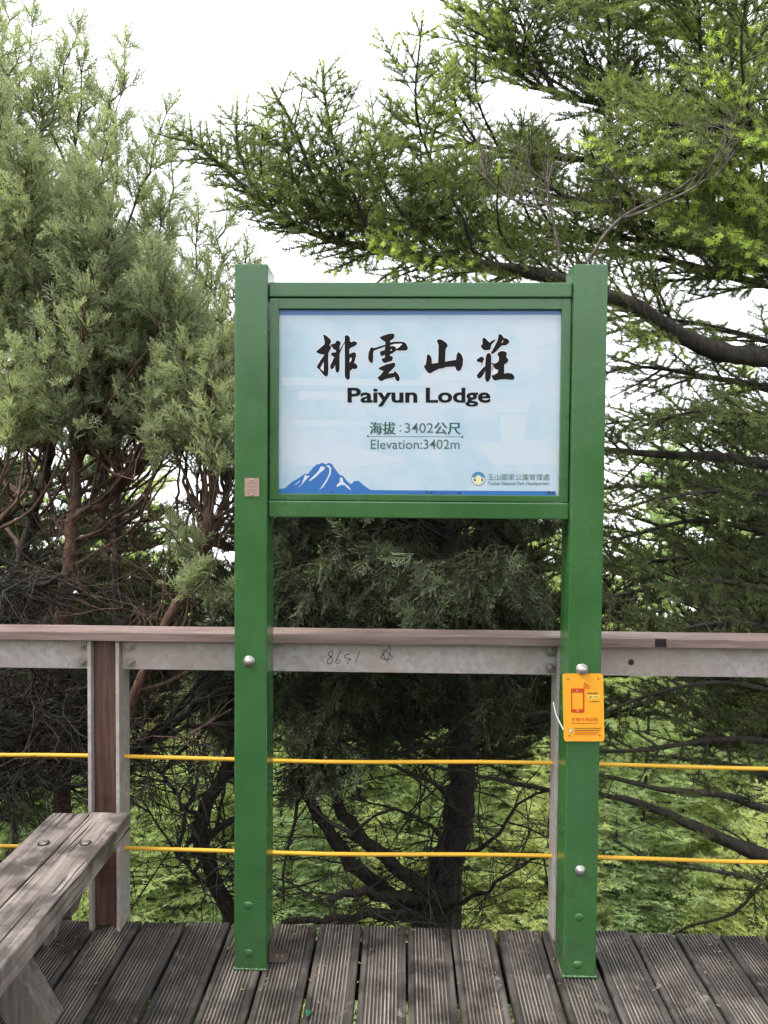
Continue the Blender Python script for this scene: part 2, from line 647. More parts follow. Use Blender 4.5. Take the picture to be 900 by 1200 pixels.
def needle_run(L, path, start, tone, tipnew, kind='fir', dens=1.0, N=UP):
    """clothe the outer part of a twig in needles"""
    seg = np.linalg.norm(np.diff(path, axis=0), axis=1)
    cum = np.concatenate([[0], np.cumsum(seg)])
    tot = cum[-1]
    step = {'fir': 0.042, 'firlow': 0.052}[kind] / dens
    s = start * tot
    while s < tot - 0.008:
        i = min(np.searchsorted(cum, s, 'right') - 1, len(seg) - 1)
        u = (s - cum[i]) / (seg[i] + 1e-9)
        p = path[i] * (1 - u) + path[i + 1] * u
        d = path[i + 1] - path[i]
        last = s + step >= tot - 0.008
        nrmv = N + rng.normal(0, 0.35, 3)
        if last and tipnew > 0 and kind == 'fir':
            L.add('firtip%d' % rng.integers(4), p, d, nrmv, rng.uniform(0.95, 1.25), tone + tipnew)
        else:
            L.add('%s%d' % (kind, rng.integers(4)), p, d, nrmv, rng.uniform(0.85, 1.1), tone)
        s += step


def dead_twigs(W, p, d, length, lvl=2, r=0.004, jit=0.22, lift=0.0):
    n = max(2, int(length / 0.08))
    path = wander(p, d, length, n, jit, lift)
    W.tube(path, r, max(r * 0.35, 0.0009), 3)
    if lvl > 0:
        for k in range(int(length / 0.085) + 1):
            i = rng.integers(1, n)
            dd = nrm(path[i] - path[i - 1])
            dead_twigs(W, path[i], dd * 0.6 + rng.normal(0, 0.6, 3), length * rng.uniform(0.25, 0.6), lvl - 1, r * 0.55, jit, lift)


def fir_bough(W, L, path, r0, r1=0.004, lat=0.5, spacing=0.085, bare=0.12, tone=0.3, new=0.0, lift=0.03, dens=1.0, kind='fir', subs=True,
              newspot=None, skip=0.12, twigs=0.3, prof=0.8, vs_=0.12, tau=None):
    P = catmull(path, 0.05)
    W.tube(P, r0, r1, 10 if r0 > 0.015 else 5, 0.10 if r0 > 0.015 else 0.05)
    ta = 0.0 if tau is None else tau
    N = np.array([rng.normal(0, 0.12), -math.sin(ta), math.cos(ta)])
    seg = np.linalg.norm(np.diff(P, axis=0), axis=1)
    cum = np.concatenate([[0], np.cumsum(seg)])
    tot = cum[-1]
    needle_run(L, P, max(0.0, 1 - 0.35 / tot), tone, new, kind, dens)
    s = bare * tot
    while s < tot - 0.02:
        i = min(np.searchsorted(cum, s, 'right') - 1, len(seg) - 1)
        p = P[i]
        d = nrm(P[i + 1] - P[i])
        sidev = nrm(np.cross(d, N))
        u = s / tot
        for sg in (-1, 1):
            if rng.uniform() < skip:
                continue
            a = rng.uniform(0.7, 0.98)
            ll = lat * ((1 - u) ** prof + 0.13) * rng.uniform(0.55, 1.1)
            dd = nrm(d * math.cos(a) + sg * sidev * math.sin(a) + N * rng.normal(0.05, vs_) + UP * lift)
            lateral(W, L, p, dd, ll, min(r0 * 0.35, 0.004 + ll * 0.010), tone, new, lift, dens, kind, subs, newspot, N)
        if rng.uniform() < twigs:
            dead_twigs(W, p, rng.normal(0, 1, 3) * np.array([1, 1, 0.6]) + d * 0.5, rng.uniform(0.08, 0.28), 1, 0.0028)
        s += spacing * rng.uniform(0.75, 1.3)


def lateral(W, L, p, dd, ll, r, tone, new, lift, dens, kind, subs, newspot, N=UP):
    n = max(3, int(ll / 0.045))
    l1 = wander(p, dd, ll, n, 0.04, lift * 0.6)
    W.tube(l1, r, 0.0014, 4 if r > 0.005 else 3)
    nw = new
    if newspot is not None:
        nw = new * newspot(l1[-1])
    tn = tone + rng.normal(0, 0.05)
    needle_run(L, l1, 0.15 if ll > 0.2 else 0.02, tn, nw * (rng.uniform() < 0.8), kind, dens, N)
    if not subs:
        return
    v = 0.22 * ll
    while v < ll - 0.02:
        i = min(int(v / ll * n), n - 1)
        q = l1[i]
        d = nrm(l1[i + 1] - l1[i])
        sv = nrm(np.cross(d, N + rng.normal(0, 0.12, 3)))
        for sg in (-1, 1):
            if rng.uniform() < 0.18:
                continue
            sl = (ll * 0.36 * (1 - v / ll) + 0.04) * rng.uniform(0.6, 1.15)
            sl = min(sl, 0.24)
            a = rng.uniform(0.7, 1.0)
            sd = nrm(d * math.cos(a) + sg * sv * math.sin(a) + N * rng.normal(0.06, 0.12))
            m = max(2, int(sl / 0.045))
            l2 = wander(q, sd, sl, m, 0.03, lift * 0.5)
            if kind == 'fir':
                W.tube(l2[[0, -1]], 0.0022, 0.0012, 3)
            needle_run(L, l2, 0.03, tn + rng.normal(0, 0.04), nw * (rng.uniform() < 0.7), kind, dens, N)
        v += (0.043 if kind == 'fir' else 0.06) * rng.uniform(0.8, 1.25) / max(dens, 0.6)


def plume(W, L, base, tip, rad, tone=0.4, nside=17, per=4, key='jun', sc=1.0, lean=0.45, droop=0.0):
    """one ascending juniper plume: leader, ascending side twigs, sprays all over"""
    base = np.asarray(base, float); tip = np.asarray(tip, float)
    ln = np.linalg.norm(tip - base)
    ax = nrm(tip - base)
    n = 8
    ts = np.linspace(0, 1, n)
    path = base[None] + (tip - base)[None] * ts[:, None]
    wob = rng.normal(0, 0.02 * ln, (n, 3)); wob[0] = 0; wob[-1] = 0
    path = path + wob
    W.tube(path, 0.006, 0.0015, 4)
    e1 = nrm(np.cross(ax, [0.2, 0.9, 0.1])); e2 = np.cross(ax, e1)
    for k in range(nside):
        t = (k + rng.uniform(0, 1)) / nside
        p = path[min(int(t * (n - 1)), n - 1)]
        ph = k * 2.4 + rng.uniform(-.5, .5)
        out = e1 * math.cos(ph) + e2 * math.sin(ph)
        l = rad * ((1 - t) ** 0.65 * 1.0 + 0.18) * rng.uniform(0.7, 1.2)
        d = nrm(ax * lean + out * 0.8 + UP * (0.15 - droop))
        tw = wander(p, d, l, 4, 0.1, 0.06 - droop * 0.2)
        W.tube(tw, 0.0028, 0.001, 3)
        tn = tone + rng.normal(0, 0.07)
        m = max(2, int(per * (0.5 + l / rad * 0.6)))
        for j in range(m):
            u = (j + 0.8) / m
            q = tw[min(int(u * 4), 4)]
            dd = nrm(tw[-1] - tw[0]) * 0.8 + rng.normal(0, 0.38, 3) + ax * 0.35 - UP * droop
            L.add('%s%d' % (key, rng.integers(5)), q, dd, rng.normal(0, 1, 3) + UP * 0.4, sc * rng.uniform(0.65, 1.05) * (1 - 0.35 * t), tn + 0.08 * u + rng.normal(0, 0.03))
    for j in range(3):
        L.add('%s%d' % (key, rng.integers(5)), path[-2] + (path[-1] - path[-2]) * j / 3, ax + rng.normal(0, 0.12, 3), rng.normal(0, 1, 3), sc * 0.75, tone + 0.1)


def limb_to(W, trunk, target, r=0.012):
    """a curved limb from a trunk path up to a plume's foot"""
    trunk = np.asarray(trunk); target = np.asarray(target, float)
    want = target[2] - 0.30 - 0.35 * np.linalg.norm((trunk - target)[:, :2], axis=1).min()
    i = int(np.argmin(np.abs(trunk[:, 2] - want)))
    a = trunk[i]
    mid = (a + target) / 2 + np.array([rng.normal(0, .04), rng.normal(0, .04), -0.06 + rng.normal(0, .03)])
    P = catmull([a, mid, target], 0.07)
    P[1:-1] += rng.normal(0, 0.006, (len(P) - 2, 3))
    W.tube(P, r, 0.005, 5, 0.05)
    return P


def A3(x, y, Y):
    return np.array(at(x, y, Y))


# ================================================================== SETTING: terrain
def terrain_z(x, y):
    if y > 2.9:
        z = -0.95 - 0.55 * (y - 2.9) ** 0.98
        if y > 13:
            z -= 0.2 * (y - 13)
        z = max(z, -90)
    elif y > -6:
        z = -0.95
    else:
        z = -0.95 + min(60, 0.19 * (-6 - y))  # unseen rise behind the camera, added to shape reflections in the posts
    return z


def build_ground():
    xs = np.concatenate([np.linspace(-900, -30, 14), np.linspace(-26, 26, 66), np.linspace(30, 900, 14)])
    ys = np.concatenate([np.linspace(-700, -24, 14), np.linspace(-20, 2, 24), np.linspace(2.4, 26, 70), np.linspace(30, 2000, 22)])
    V = []
    for y in ys:
        for x in xs:
            z = terrain_z(x, y)
            if abs(x) < 28 and -20 < y < 26:
                z += 0.10 * math.sin(x * 1.7 + y * 0.9) * math.cos(y * 1.3 - x * 0.6) + random.uniform(-.04, .04)
            V.append((x, y, z))
    nx = len(xs)
    F = [(j * nx + i, j * nx + i + 1, (j + 1) * nx + i + 1, (j + 1) * nx + i) for j in range(len(ys) - 1) for i in range(nx - 1)]
    m = Mat('forest_floor')
    co = m.coords()
    n = m.noise(co, 2.3, 8, 0.65)
    n2 = m.noise(co, 26, 5, 0.65)
    c = m.ramp(n, 'Fac', [(0.35, (0.055, 0.045, 0.026)), (0.5, (0.075, 0.085, 0.030)), (0.65, (0.11, 0.13, 0.045))])
    c2 = m.ramp(n2, 'Fac', [(0.3, (0.5, 0.5, 0.5)), (0.7, (1.2, 1.2, 1.1))])
    cc = m.mix(1.0, (c, 'Color'), (c2, 'Color'), 'MULTIPLY')
    m.l(cc, 'Color', m.b, 'Base Color')
    m.set(Roughness=0.95)
    m.bump(n2, 'Fac', 0.8, 0.05)
    o = tri_mesh('ground', V, F, None, m.m, None, True)
    tag(o, None, kind='structure')
    # the sea of cloud that fills the valley below the ridge
    xs = np.linspace(-2800, 2800, 40); ys = np.linspace(70, 2900, 30)
    V = [(x, y, -42 + 3.5 * math.sin(x * 0.011 + y * 0.004) + 3 * math.cos(y * 0.013 - x * 0.003)) for y in ys for x in xs]
    F = [(j * 40 + i, j * 40 + i + 1, (j + 1) * 40 + i + 1, (j + 1) * 40 + i) for j in range(29) for i in range(39)]
    o = tri_mesh('cloud_layer', V, F, None, flat('cloud_top', (0.86, 0.88, 0.90), 1.0), None, True)
    tag(o, None, kind='structure')


build_ground()

# ================================================================== SETTING: deck
DECK_FAR = on_z(476, 1086).y
PITCH_B = 0.1452
GAP0 = on_z(476.3, 1086).x         # x of one gap between boards


def board_mesh(seed, y0, y1, w):
    """anti-slip decking: flat margins, raised ridges between cut grooves"""
    r = random.Random(seed)
    th = 0.030
    n = 10
    margin = 0.016
    prof = [(-w / 2, -th), (-w / 2, -0.003), (-w / 2 + 0.003, 0.0)]
    mats = [0, 0]
    step = (w - 2 * margin) / n
    x = -w / 2 + margin
    mats.append(0)
    for i in range(n):
        a = step * 0.62
        prof += [(x, 0.0), (x + 0.0012, -0.0035), (x + a - 0.0012, -0.0035), (x + a, 0.0)]
        mats += [0, 0, 0, 1]
        x += step
    mats[-1] = 0
    prof += [(w / 2 - 0.003, 0.0), (w / 2, -0.003), (w / 2, -th)]
    mats += [0, 0]
    ny = 7
    V, F, MI = [], [], []
    k = len(prof)
    sag = [r.uniform(-0.0018, 0.0018) for _ in range(ny)]
    wob = [r.uniform(-0.0014, 0.0014) for _ in range(ny)]
    for j in range(ny):
        y = y0 + (y1 - y0) * j / (ny - 1)
        for (px, pz) in prof:
            V.append((px + wob[j], y, pz + sag[j]))
    for j in range(ny - 1):
        for i in range(k - 1):
            F.append((j * k + i, j * k + i + 1, (j + 1) * k + i + 1, (j + 1) * k + i))
            MI.append(mats[i] if i < len(mats) else 0)
    for ys_ in (y1 - 0.052, 1.75, 1.05):
        for xs_ in (-w * 0.30, w * 0.31):
            q0 = len(V)
            cx, cy = xs_ + r.uniform(-.004, .004), ys_ + r.uniform(-.006, .006)
            for a in range(8):
                V.append((cx + 0.0046 * math.cos(a * math.pi / 4), cy + 0.0046 * math.sin(a * math.pi / 4), 0.0022))
            F.append(tuple(range(q0, q0 + 8))); MI.append(2)
    F.append(tuple((ny - 1) * k + i for i in range(k))); MI.append(0)
    F.append(tuple(i for i in reversed(range(k)))); MI.append(0)
    me = bpy.data.meshes.new('board')
    me.from_pydata(V, [], F)
    me.polygons.foreach_set('material_index', MI)
    me.update()
    return me


bm = bmesh.new()
bm_box(bm, -3.2, 3.2, DECK_FAR - 0.075, DECK_FAR - 0.03, -0.20, -0.035)
for yy in (1.75, 1.05, 0.3, -0.5, -1.3, -2.1):
    bm_box(bm, -3.2, 3.2, yy - 0.03, yy + 0.03, -0.16, -0.035)
for xx in (-2.2, -0.4, 1.6):
    bm_box(bm, xx - 0.05, xx + 0.05, DECK_FAR - 0.18, DECK_FAR - 0.08, -1.3, -0.035)
    bm_box(bm, xx - 0.05, xx + 0.05, -1.95, -1.85, -1.3, -0.035)
deck = from_bm('deck', bm, M['deck'])
tag(deck, None, kind='structure')
protos_b = [board_mesh(s, -2.3, DECK_FAR, PITCH_B - 0.009) for s in range(4)]
for me in protos_b:
    me.materials.append(M['deck']); me.materials.append(M['ridge']); me.materials.append(M['screw'])
i0 = int((-3.1 - GAP0) / PITCH_B)
i1 = int((3.1 - GAP0) / PITCH_B)
for i in range(i0, i1):
    b = bpy.data.objects.new('board', protos_b[i % 4])
    COL.objects.link(b)
    b.parent = deck
    b.location = (GAP0 + (i + 0.5) * PITCH_B, random.uniform(-0.008, 0.004), random.uniform(-0.0015, 0.0015))
    b.rotation_euler = (0, random.uniform(-0.008, 0.008), random.uniform(-0.0008, 0.0008))

# ================================================================== SIGN
YF = 2.236                               # front of the posts
sign = thing('sign_board', 'large green framed lodge name sign on two posts bolted to the railing', 'sign')
PW = 0.0965


def px_x(x, y, Y):
    return at(x, y, Y).x


lx0 = px_x(274.5, 700, YF); lx1 = lx0 + PW
rx1 = px_x(706, 700, YF); rx0 = rx1 - PW
ztop = at(295, 309, YF).z


def post(x0, x1, dents, seed):
    bm = bmesh.new()
    bm_box(bm, x0, x1, YF, YF + 0.118, 0.0, ztop, 0.004, 2)
    o = from_bm('post', bm, M['green'], sign)
    bm = bmesh.new()                     # weld bead at the foot
    r = random.Random(seed)
    for k in range(26):
        t = k / 25
        bmesh.ops.create_icosphere(bm, subdivisions=1, radius=r.uniform(0.003, 0.0055), matrix=Matrix.Translation((x0 + (x1 - x0) * t, YF - 0.001, 0.002)))
    from_bm('weld', bm, M['green'], o, True)
    for (px, py) in dents:               # painted-over plugs
        c = at(px, py, YF)
        bm = bmesh.new()
        bmesh.ops.create_uvsphere(bm, u_segments=14, v_segments=8, radius=0.018, matrix=Matrix.Translation(c + Vector((0, 0.004, 0))) @ Matrix.Diagonal((1, 0.42, 0.8, 1)))
        for v in bm.verts:
            v.co += Vector((r.uniform(-1, 1), 0, r.uniform(-1, 1))) * 0.0015
        from_bm('plug', bm, M['green'], o, True)
    return o


def hex_bolt(name, c, parent, r=0.010, h=0.009, washer=True):
    bm = bmesh.new()
    if washer:
        bm_cyl(bm, c + Vector((0, -0.0015, 0)), (0, 1, 0), r * 1.55, 0.003, 18)
    bm_cyl(bm, c + Vector((0, -0.003 - h / 2, 0)), (0, -1, 0), r, h, 6, r * 0.97)
    bm_cyl(bm, c + Vector((0, -0.003 - h - 0.004, 0)), (0, -1, 0), r * 0.55, 0.008, 12, r * 0.45)
    return from_bm(name, bm, M['bolt'], parent)


def dome_bolt(name, c, parent, r=0.015):
    bm = bmesh.new()
    bm_cyl(bm, c + Vector((0, -0.0015, 0)), (0, 1, 0), r * 1.12, 0.003, 20)
    bmesh.ops.create_uvsphere(bm, u_segments=16, v_segments=8, radius=r, matrix=Matrix.Translation(c + Vector((0, -0.002, 0))) @ Matrix.Diagonal((0.9, 0.75, 0.9, 1)))
    return from_bm(name, bm, M['bolt'], parent, True)


lp = post(lx0, lx1, [(291, 1061), (291, 1117)], 1)
rp = post(rx0, rx1, [(679, 1075), (677, 1131)], 2)
dome_bolt('bolt', at(292, 775, YF), lp)
dome_bolt('bolt', at(682, 785, YF), rp, 0.0165)
dome_bolt('bolt', at(680, 1020, YF), rp, 0.014)

YB = YF + 0.014                          # front of the cross beams
bz1 = at(490, 330.5, YB).z; bz0 = at(490, 348.3, YB).z
box('beam', lx1 + 0.001, rx0 - 0.001, YB, YB + 0.07, bz0, bz1, M['green'], sign, 0.004)
cz1 = at(490, 588, YB).z; cz0 = at(490, 607.5, YB).z
box('beam', lx1 + 0.001, rx0 - 0.001, YB, YB + 0.07, cz0, cz1, M['green'], sign, 0.004)
YFR = YB + 0.004
fz1 = bz0 - 0.002; fz0 = cz1 + 0.002
fx0 = lx1 + 0.003; fx1 = rx0 - 0.003
fw = 0.0265
tz = fz1 - 0.031
bzf = fz0 + 0.019
box('frame_strip', fx0, fx0 + fw, YFR, YFR + 0.04, fz0, fz1, M['green'], sign, 0.002)
box('frame_strip', fx1 - fw, fx1, YFR, YFR + 0.04, fz0, fz1, M['green'], sign, 0.002)
box('frame_strip', fx0 + fw, fx1 - fw, YFR + 0.0005, YFR + 0.04, tz, fz1, M['green'], sign, 0.002)
box('frame_strip', fx0 + fw, fx1 - fw, YFR + 0.0005, YFR + 0.04, fz0, bzf, M['green'], sign, 0.002)
YP = YFR + 0.010
panel = box('panel', fx0 + fw, fx1 - fw, YP, YP + 0.012, bzf, tz, M['panel'], sign, 0.0)
box('back_sheet', fx0 + 0.005, fx1 - 0.005, YFR + 0.041, YFR + 0.046, fz0, fz1, M['green'], sign, 0.0)
tag(panel, 'pale blue printed panel with black lettering')


def poly_obj(name, polys, Y, mat, parent, inflate=0.0):
    """flat print: polygons (with holes) given in photo pixels, set on the plane at depth Y"""
    V, F = [], []
    for pi_, rings in enumerate(polys):
        rr = []
        for ring in rings:
            pts = [Vector((x, y)) for x, y in ring]
            if inflate:
                area = sum(pts[i].x * pts[(i + 1) % len(pts)].y - pts[(i + 1) % len(pts)].x * pts[i].y for i in range(len(pts)))
                sg = 1 if area > 0 else -1
                new = []
                for i in range(len(pts)):
                    a, b, c = pts[i - 1], pts[i], pts[(i + 1) % len(pts)]
                    t = (c - a)
                    nn = Vector((t.y, -t.x)) * sg
                    nn = nn / (nn.length + 1e-6)
                    new.append(b + nn * inflate)
                pts = new
            rr.append([at(p.x, p.y, Y - pi_ * 6e-6) for p in pts])
            if inflate:
                break
        flatv = [v for ring in rr for v in ring]
        tess = geometry.tessellate_polygon([[Vector((v.x, v.z, 0)) for v in ring] for ring in rr])
        k = len(V)
        V += [tuple(v) for v in flatv]
        F += [tuple(k + q for q in t) for t in tess]
    me = bpy.data.meshes.new(name)
    me.from_pydata(V, [], F)
    bm = bmesh.new(); bm.from_mesh(me)
    bmesh.ops.recalc_face_normals(bm, faces=bm.faces)
    for f in bm.faces:
        if f.normal.y > 0:
            f.normal_flip()
    bm.to_mesh(me); bm.free()
    return link(name, me, mat, parent)


def text_obj(name, s, bbox, Y, mat, parent, bold=0.0, base=None):
    """lettering set in the built-in font, fitted to a pixel box on the plane at depth Y"""
    cu = bpy.data.curves.new(name, 'FONT')
    cu.body = s
    cu.size = 1.0
    cu.offset = bold
    cu.resolution_u = 3
    tmp = bpy.data.objects.new('tmp', cu)
    COL.objects.link(tmp)
    bpy.context.view_layer.update()
    dg = bpy.context.evaluated_depsgraph_get()
    me = bpy.data.meshes.new_from_object(tmp.evaluated_get(dg))
    bpy.data.objects.remove(tmp)
    co = np.zeros(len(me.vertices) * 3, np.float32)
    me.vertices.foreach_get('co', co)
    co = co.reshape(-1, 3)
    lo, hi = co.min(0), co.max(0)
    x0, y0, x1, y1 = bbox
    out = []
    for v in co:
        u = (v[0] - lo[0]) / (hi[0] - lo[0]); w = (v[1] - lo[1]) / (hi[1] - lo[1])
        py = y1 + (y0 - y1) * w
        if base is not None:             # baseline given: descenders squeezed apart from the rest
            py = base + (y0 - base) * v[1] / hi[1] if v[1] >= 0 else base + (y1 - base) * v[1] / lo[1]
        out.append(at(x0 + (x1 - x0) * u, py, Y)[:])
    me.vertices.foreach_set('co', np.array(out, np.float32).ravel())
    me.materials.clear()
    me.update()
    me.name = name
    return link(name, me, mat, parent)


def zoomed(pts, ox, oy, k):
    return [(ox + x / k, oy + y / k) for x, y in pts]


Z1 = [  # four brush-written characters, outlines measured on the sign
    (365, [[[(205,115),(225,105),(265,130),(320,175),(345,215),(340,250),(318,290),(345,320),(345,345),(300,430),(295,520),(300,700),(295,790),(275,845),(255,848),(215,820),(150,735),(125,712),(95,690),(100,655),(150,570),(225,460),(160,450),(110,435),(80,410),(100,385),(160,335),(230,275),(232,235),(215,160)],
            [(152,700),(215,585),(215,755)]],
           [[(430,220),(460,210),(500,225),(515,265),(498,310),(495,370),(545,290),(580,230),(592,240),(560,300),(498,435),(495,520),(495,700),(485,755),(455,778),(430,760),(418,720),(415,640),(395,690),(355,720),(330,700),(328,650),(360,590),(400,500),(380,490),(345,470),(345,435),(375,420),(430,415),(425,380),(385,365),(370,330),(340,310),(340,275),(380,270),(420,255)]],
           [[(585,150),(590,125),(620,115),(655,130),(678,170),(675,220),(700,240),(740,222),(785,230),(805,262),(785,295),(700,335),(668,360),(668,450),(700,430),(745,415),(780,430),(785,480),(765,560),(745,600),(790,625),(812,665),(800,700),(755,715),(725,705),(678,745),(676,860),(660,895),(635,900),(600,880),(585,830),(585,500),(583,250)],
            [(668,560),(680,515),(705,510),(705,560),(668,600)]]]),
    (425, [[[(300,165),(310,145),(370,120),(450,95),(520,85),(555,95),(562,140),(540,180),(480,220),(490,245),(560,230),(650,228),(720,235),(765,265),(795,330),(790,370),(760,388),(620,390),(590,380),(580,395),(530,435),(480,455),(485,480),(525,490),(535,525),(510,570),(440,590),(395,610),(360,595),(330,550),(340,530),(390,510),(385,460),(340,490),(310,465),(300,420),(320,395),(385,380),(395,315),(300,350),(195,390),(185,430),(185,540),(180,590),(155,612),(115,580),(95,520),(105,420),(135,345),(165,325),(200,345),(300,310),(400,280),(395,235),(345,205)],
            [(487,292),(560,270),(690,265),(690,280),(640,330),(592,358),(580,325),(540,305),(490,312)],
            [(485,395),(500,365),(515,360),(510,385)]],
           [[(275,710),(300,680),(400,635),(490,610),(550,598),(575,615),(572,660),(530,710),(445,790),(500,785),(555,775),(548,745),(570,745),(625,800),(655,870),(645,915),(615,930),(580,905),(565,850),(500,870),(400,890),(335,925),(305,920),(265,880),(260,855),(300,830),(365,750),(330,735)]]]),
    (490, [[[(330,225),(340,195),(380,185),(440,210),(500,255),(522,295),(510,325),(485,365),(478,480),(475,580),(560,565),(665,550),(675,470),(695,415),(725,420),(770,470),(792,540),(785,640),(755,720),(715,750),(680,740),(660,700),(650,670),(560,672),(470,680),(450,700),(380,705),(290,745),(215,790),(185,785),(140,740),(105,680),(105,655),(135,630),(145,560),(155,465),(180,450),(215,475),(238,530),(242,615),(350,600),(355,480),(358,290)]]]),
    (550, [[[(230,190),(245,160),(275,165),(330,220),(360,245),(400,210),(465,190),(450,220),(390,280),(372,365),(340,380),(260,380),(215,340),(198,295),(230,280)]],
           [[(510,110),(530,95),(575,115),(605,165),(660,175),(700,210),(695,260),(640,295),(570,300),(530,340),(470,405),(405,450),(375,430),(430,340),(490,220),(508,160)],
            [(565,245),(590,205),(600,215),(575,255)]],
           [[(290,490),(310,445),(345,430),(375,445),(388,500),(385,600),(420,600),(430,620),(500,590),(520,550),(520,500),(495,470),(500,430),(540,398),(600,395),(650,415),(662,450),(645,490),(690,545),(670,595),(615,635),(612,740),(605,790),(680,780),(750,790),(785,830),(790,880),(770,900),(640,890),(540,895),(450,915),(415,890),(388,830),(440,810),(500,780),(510,720),(465,715),(430,680),(405,625),(385,612),(382,800),(370,880),(330,940),(295,930),(275,880),(280,740),(250,810),(215,855),(175,882),(140,860),(130,825),(160,780),(230,700),(278,660),(285,560)]],
           [[(125,565),(140,535),(200,495),(240,495),(262,540),(240,580),(222,640),(210,638),(215,600),(165,590)]]]),
]
S1, S2, S3, S4 = YP - 0.00010, YP - 0.00035, YP - 0.0005, YP - 0.0007
# faint printed picture of a long low building, far paler than the lettering
faint = [[[(330, 442), (505, 446), (505, 452), (330, 452)]], [[(350, 458), (560, 462), (562, 471), (350, 468)]], [[(497, 436), (578, 436), (590, 447), (490, 447)]],
         [[(575, 470), (622, 470), (618, 484), (580, 484)]], [[(586, 486), (616, 486), (614, 520), (588, 520)]], [[(345, 492), (430, 494), (430, 499), (345, 499)]],
         [[(600, 382), (650, 378), (654, 400), (612, 412)]], [[(332, 530), (420, 524), (480, 540), (410, 548), (350, 545)]], [[(560, 520), (640, 515), (650, 545), (580, 545)]]]
for k, q in enumerate(faint):
    poly_obj('printed_picture', [q], S1 - k * 0.8e-5, M['faint'], panel)
fb = [[[(340, 474), (372, 474), (372, 490), (340, 490)]], [[(380, 477), (408, 477), (408, 489), (380, 489)]], [[(428, 478), (440, 478), (440, 490), (428, 490)]],
      [[(520, 478), (545, 478), (545, 490), (520, 490)]], [[(548, 492), (580, 492), (580, 512), (548, 512)]], [[(335, 452), (395, 453), (395, 457), (335, 457)]]]
for k, q in enumerate(fb):
    poly_obj('printed_picture', [q], S1 - 0.00012, M['faint_blue'], panel)
allp = [[zoomed(ring, ox, 385, 15.0) for ring in rings] for ox, polys in Z1 for rings in polys]
poly_obj('title_outline', allp, S2, M['halo'], panel, inflate=0.75)
poly_obj('title_characters', allp, S3, M['ink'], panel)
for wd, xa, xb, ya in (('Paiyun', 407.2, 488.6, 454.3), ('Lodge', 498.9, 574.3, 454.3)):
    text_obj('title_lettering', wd, (xa, ya, xb, 476.4), S3, M['ink'], panel, 0.022, 471.4)
    text_obj('title_lettering', wd, (xa + 0.5, ya, xb + 0.5, 476.4), S3 - 0.00005, M['ink'], panel, 0.022, 471.4)
for dx in (0.0, 0.45, 0.9):
    text_obj('elevation_characters', '海拔', (433.0 + dx, 494.5, 462.6 + dx, 509.2), S3 - dx * 5e-5, M['green_ink'], panel, 0.0)
text_obj('elevation_colon', ':', (468.2, 497.8, 470.0, 506.0), S3, M['grey_ink'], panel, 0.0)
text_obj('elevation_number', '3402', (474.3, 495.6, 507.8, 507.3), S3, M['grey_ink'], panel, 0.004)
for dx in (0.0, 0.45, 0.9):
    text_obj('elevation_characters', '公尺', (508.8 + dx, 495.0, 539.2 + dx, 509.2), S3 - dx * 5e-5, M['green_ink'], panel, 0.0)
text_obj('elevation_lettering', 'Elevation:3402m', (434.4, 515.0, 538.6, 526.2), S3, M['grey_ink'], panel, 0.004)
circ = lambda cx, cy, r, n=16, a0=0, a1=360: [(cx + r * math.cos(R(a0 + (a1 - a0) * i / n)), cy + r * math.sin(R(a0 + (a1 - a0) * i / n))) for i in range(n)]
poly_obj('elevation_rule', [[[(432, 511.1), (541, 511.5), (541, 512.0), (432, 511.6)]], [circ(431.2, 511.2, 1.3)], [circ(541.8, 511.9, 1.3)]], S3, M['grey_ink'], panel)
text_obj('agency_characters', '玉山國家公園管理處', (571.3, 555.4, 644.0, 562.8), S3, M['grey_ink'], panel, 0.0)
text_obj('agency_lettering', 'Yushan National Park Headquarters', (571.6, 564.4, 643.6, 569.6), S3, M['grey_ink'], panel, 0.008)
# blue bands and the mountain
poly_obj('blue_band', [[[(324, 361.0), (660, 361.0), (660, 369.0), (324, 369.6)]]], S1, M['blue_band'], panel)
mt = zoomed([(0,345),(0,300),(70,290),(130,235),(200,195),(255,155),(280,160),(320,110),(360,72),(385,70),(410,55),(445,72),(470,58),(500,68),(520,100),(570,165),(605,180),(640,225),(675,255),(705,225),(745,222),(790,260),(850,305),(900,308),(2550,318),(2560,360)], 325, 535, 7.826)
poly_obj('mountain_picture', [[mt]], S2, M['blue_ink'], panel)
snow = [[(400,90),(435,95),(430,120),(390,150),(350,190),(300,225),(290,220),(330,180),(375,135)], [(445,85),(470,78),(495,105),(490,160),(460,220),(420,280),(385,308),(410,270),(450,210),(478,150),(475,105)],
        [(255,165),(275,180),(300,175),(270,205),(230,250),(185,290),(225,245),(240,205)], [(575,190),(600,200),(605,235),(650,270),(680,310),(650,295),(620,265),(590,260),(545,280),(545,260),(572,235)], [(155,265),(210,215),(205,230),(165,262)]]
poly_obj('mountain_snow', [[zoomed(s, 325, 535, 7.826)] for s in snow], S3, M['snow_ink'], panel)
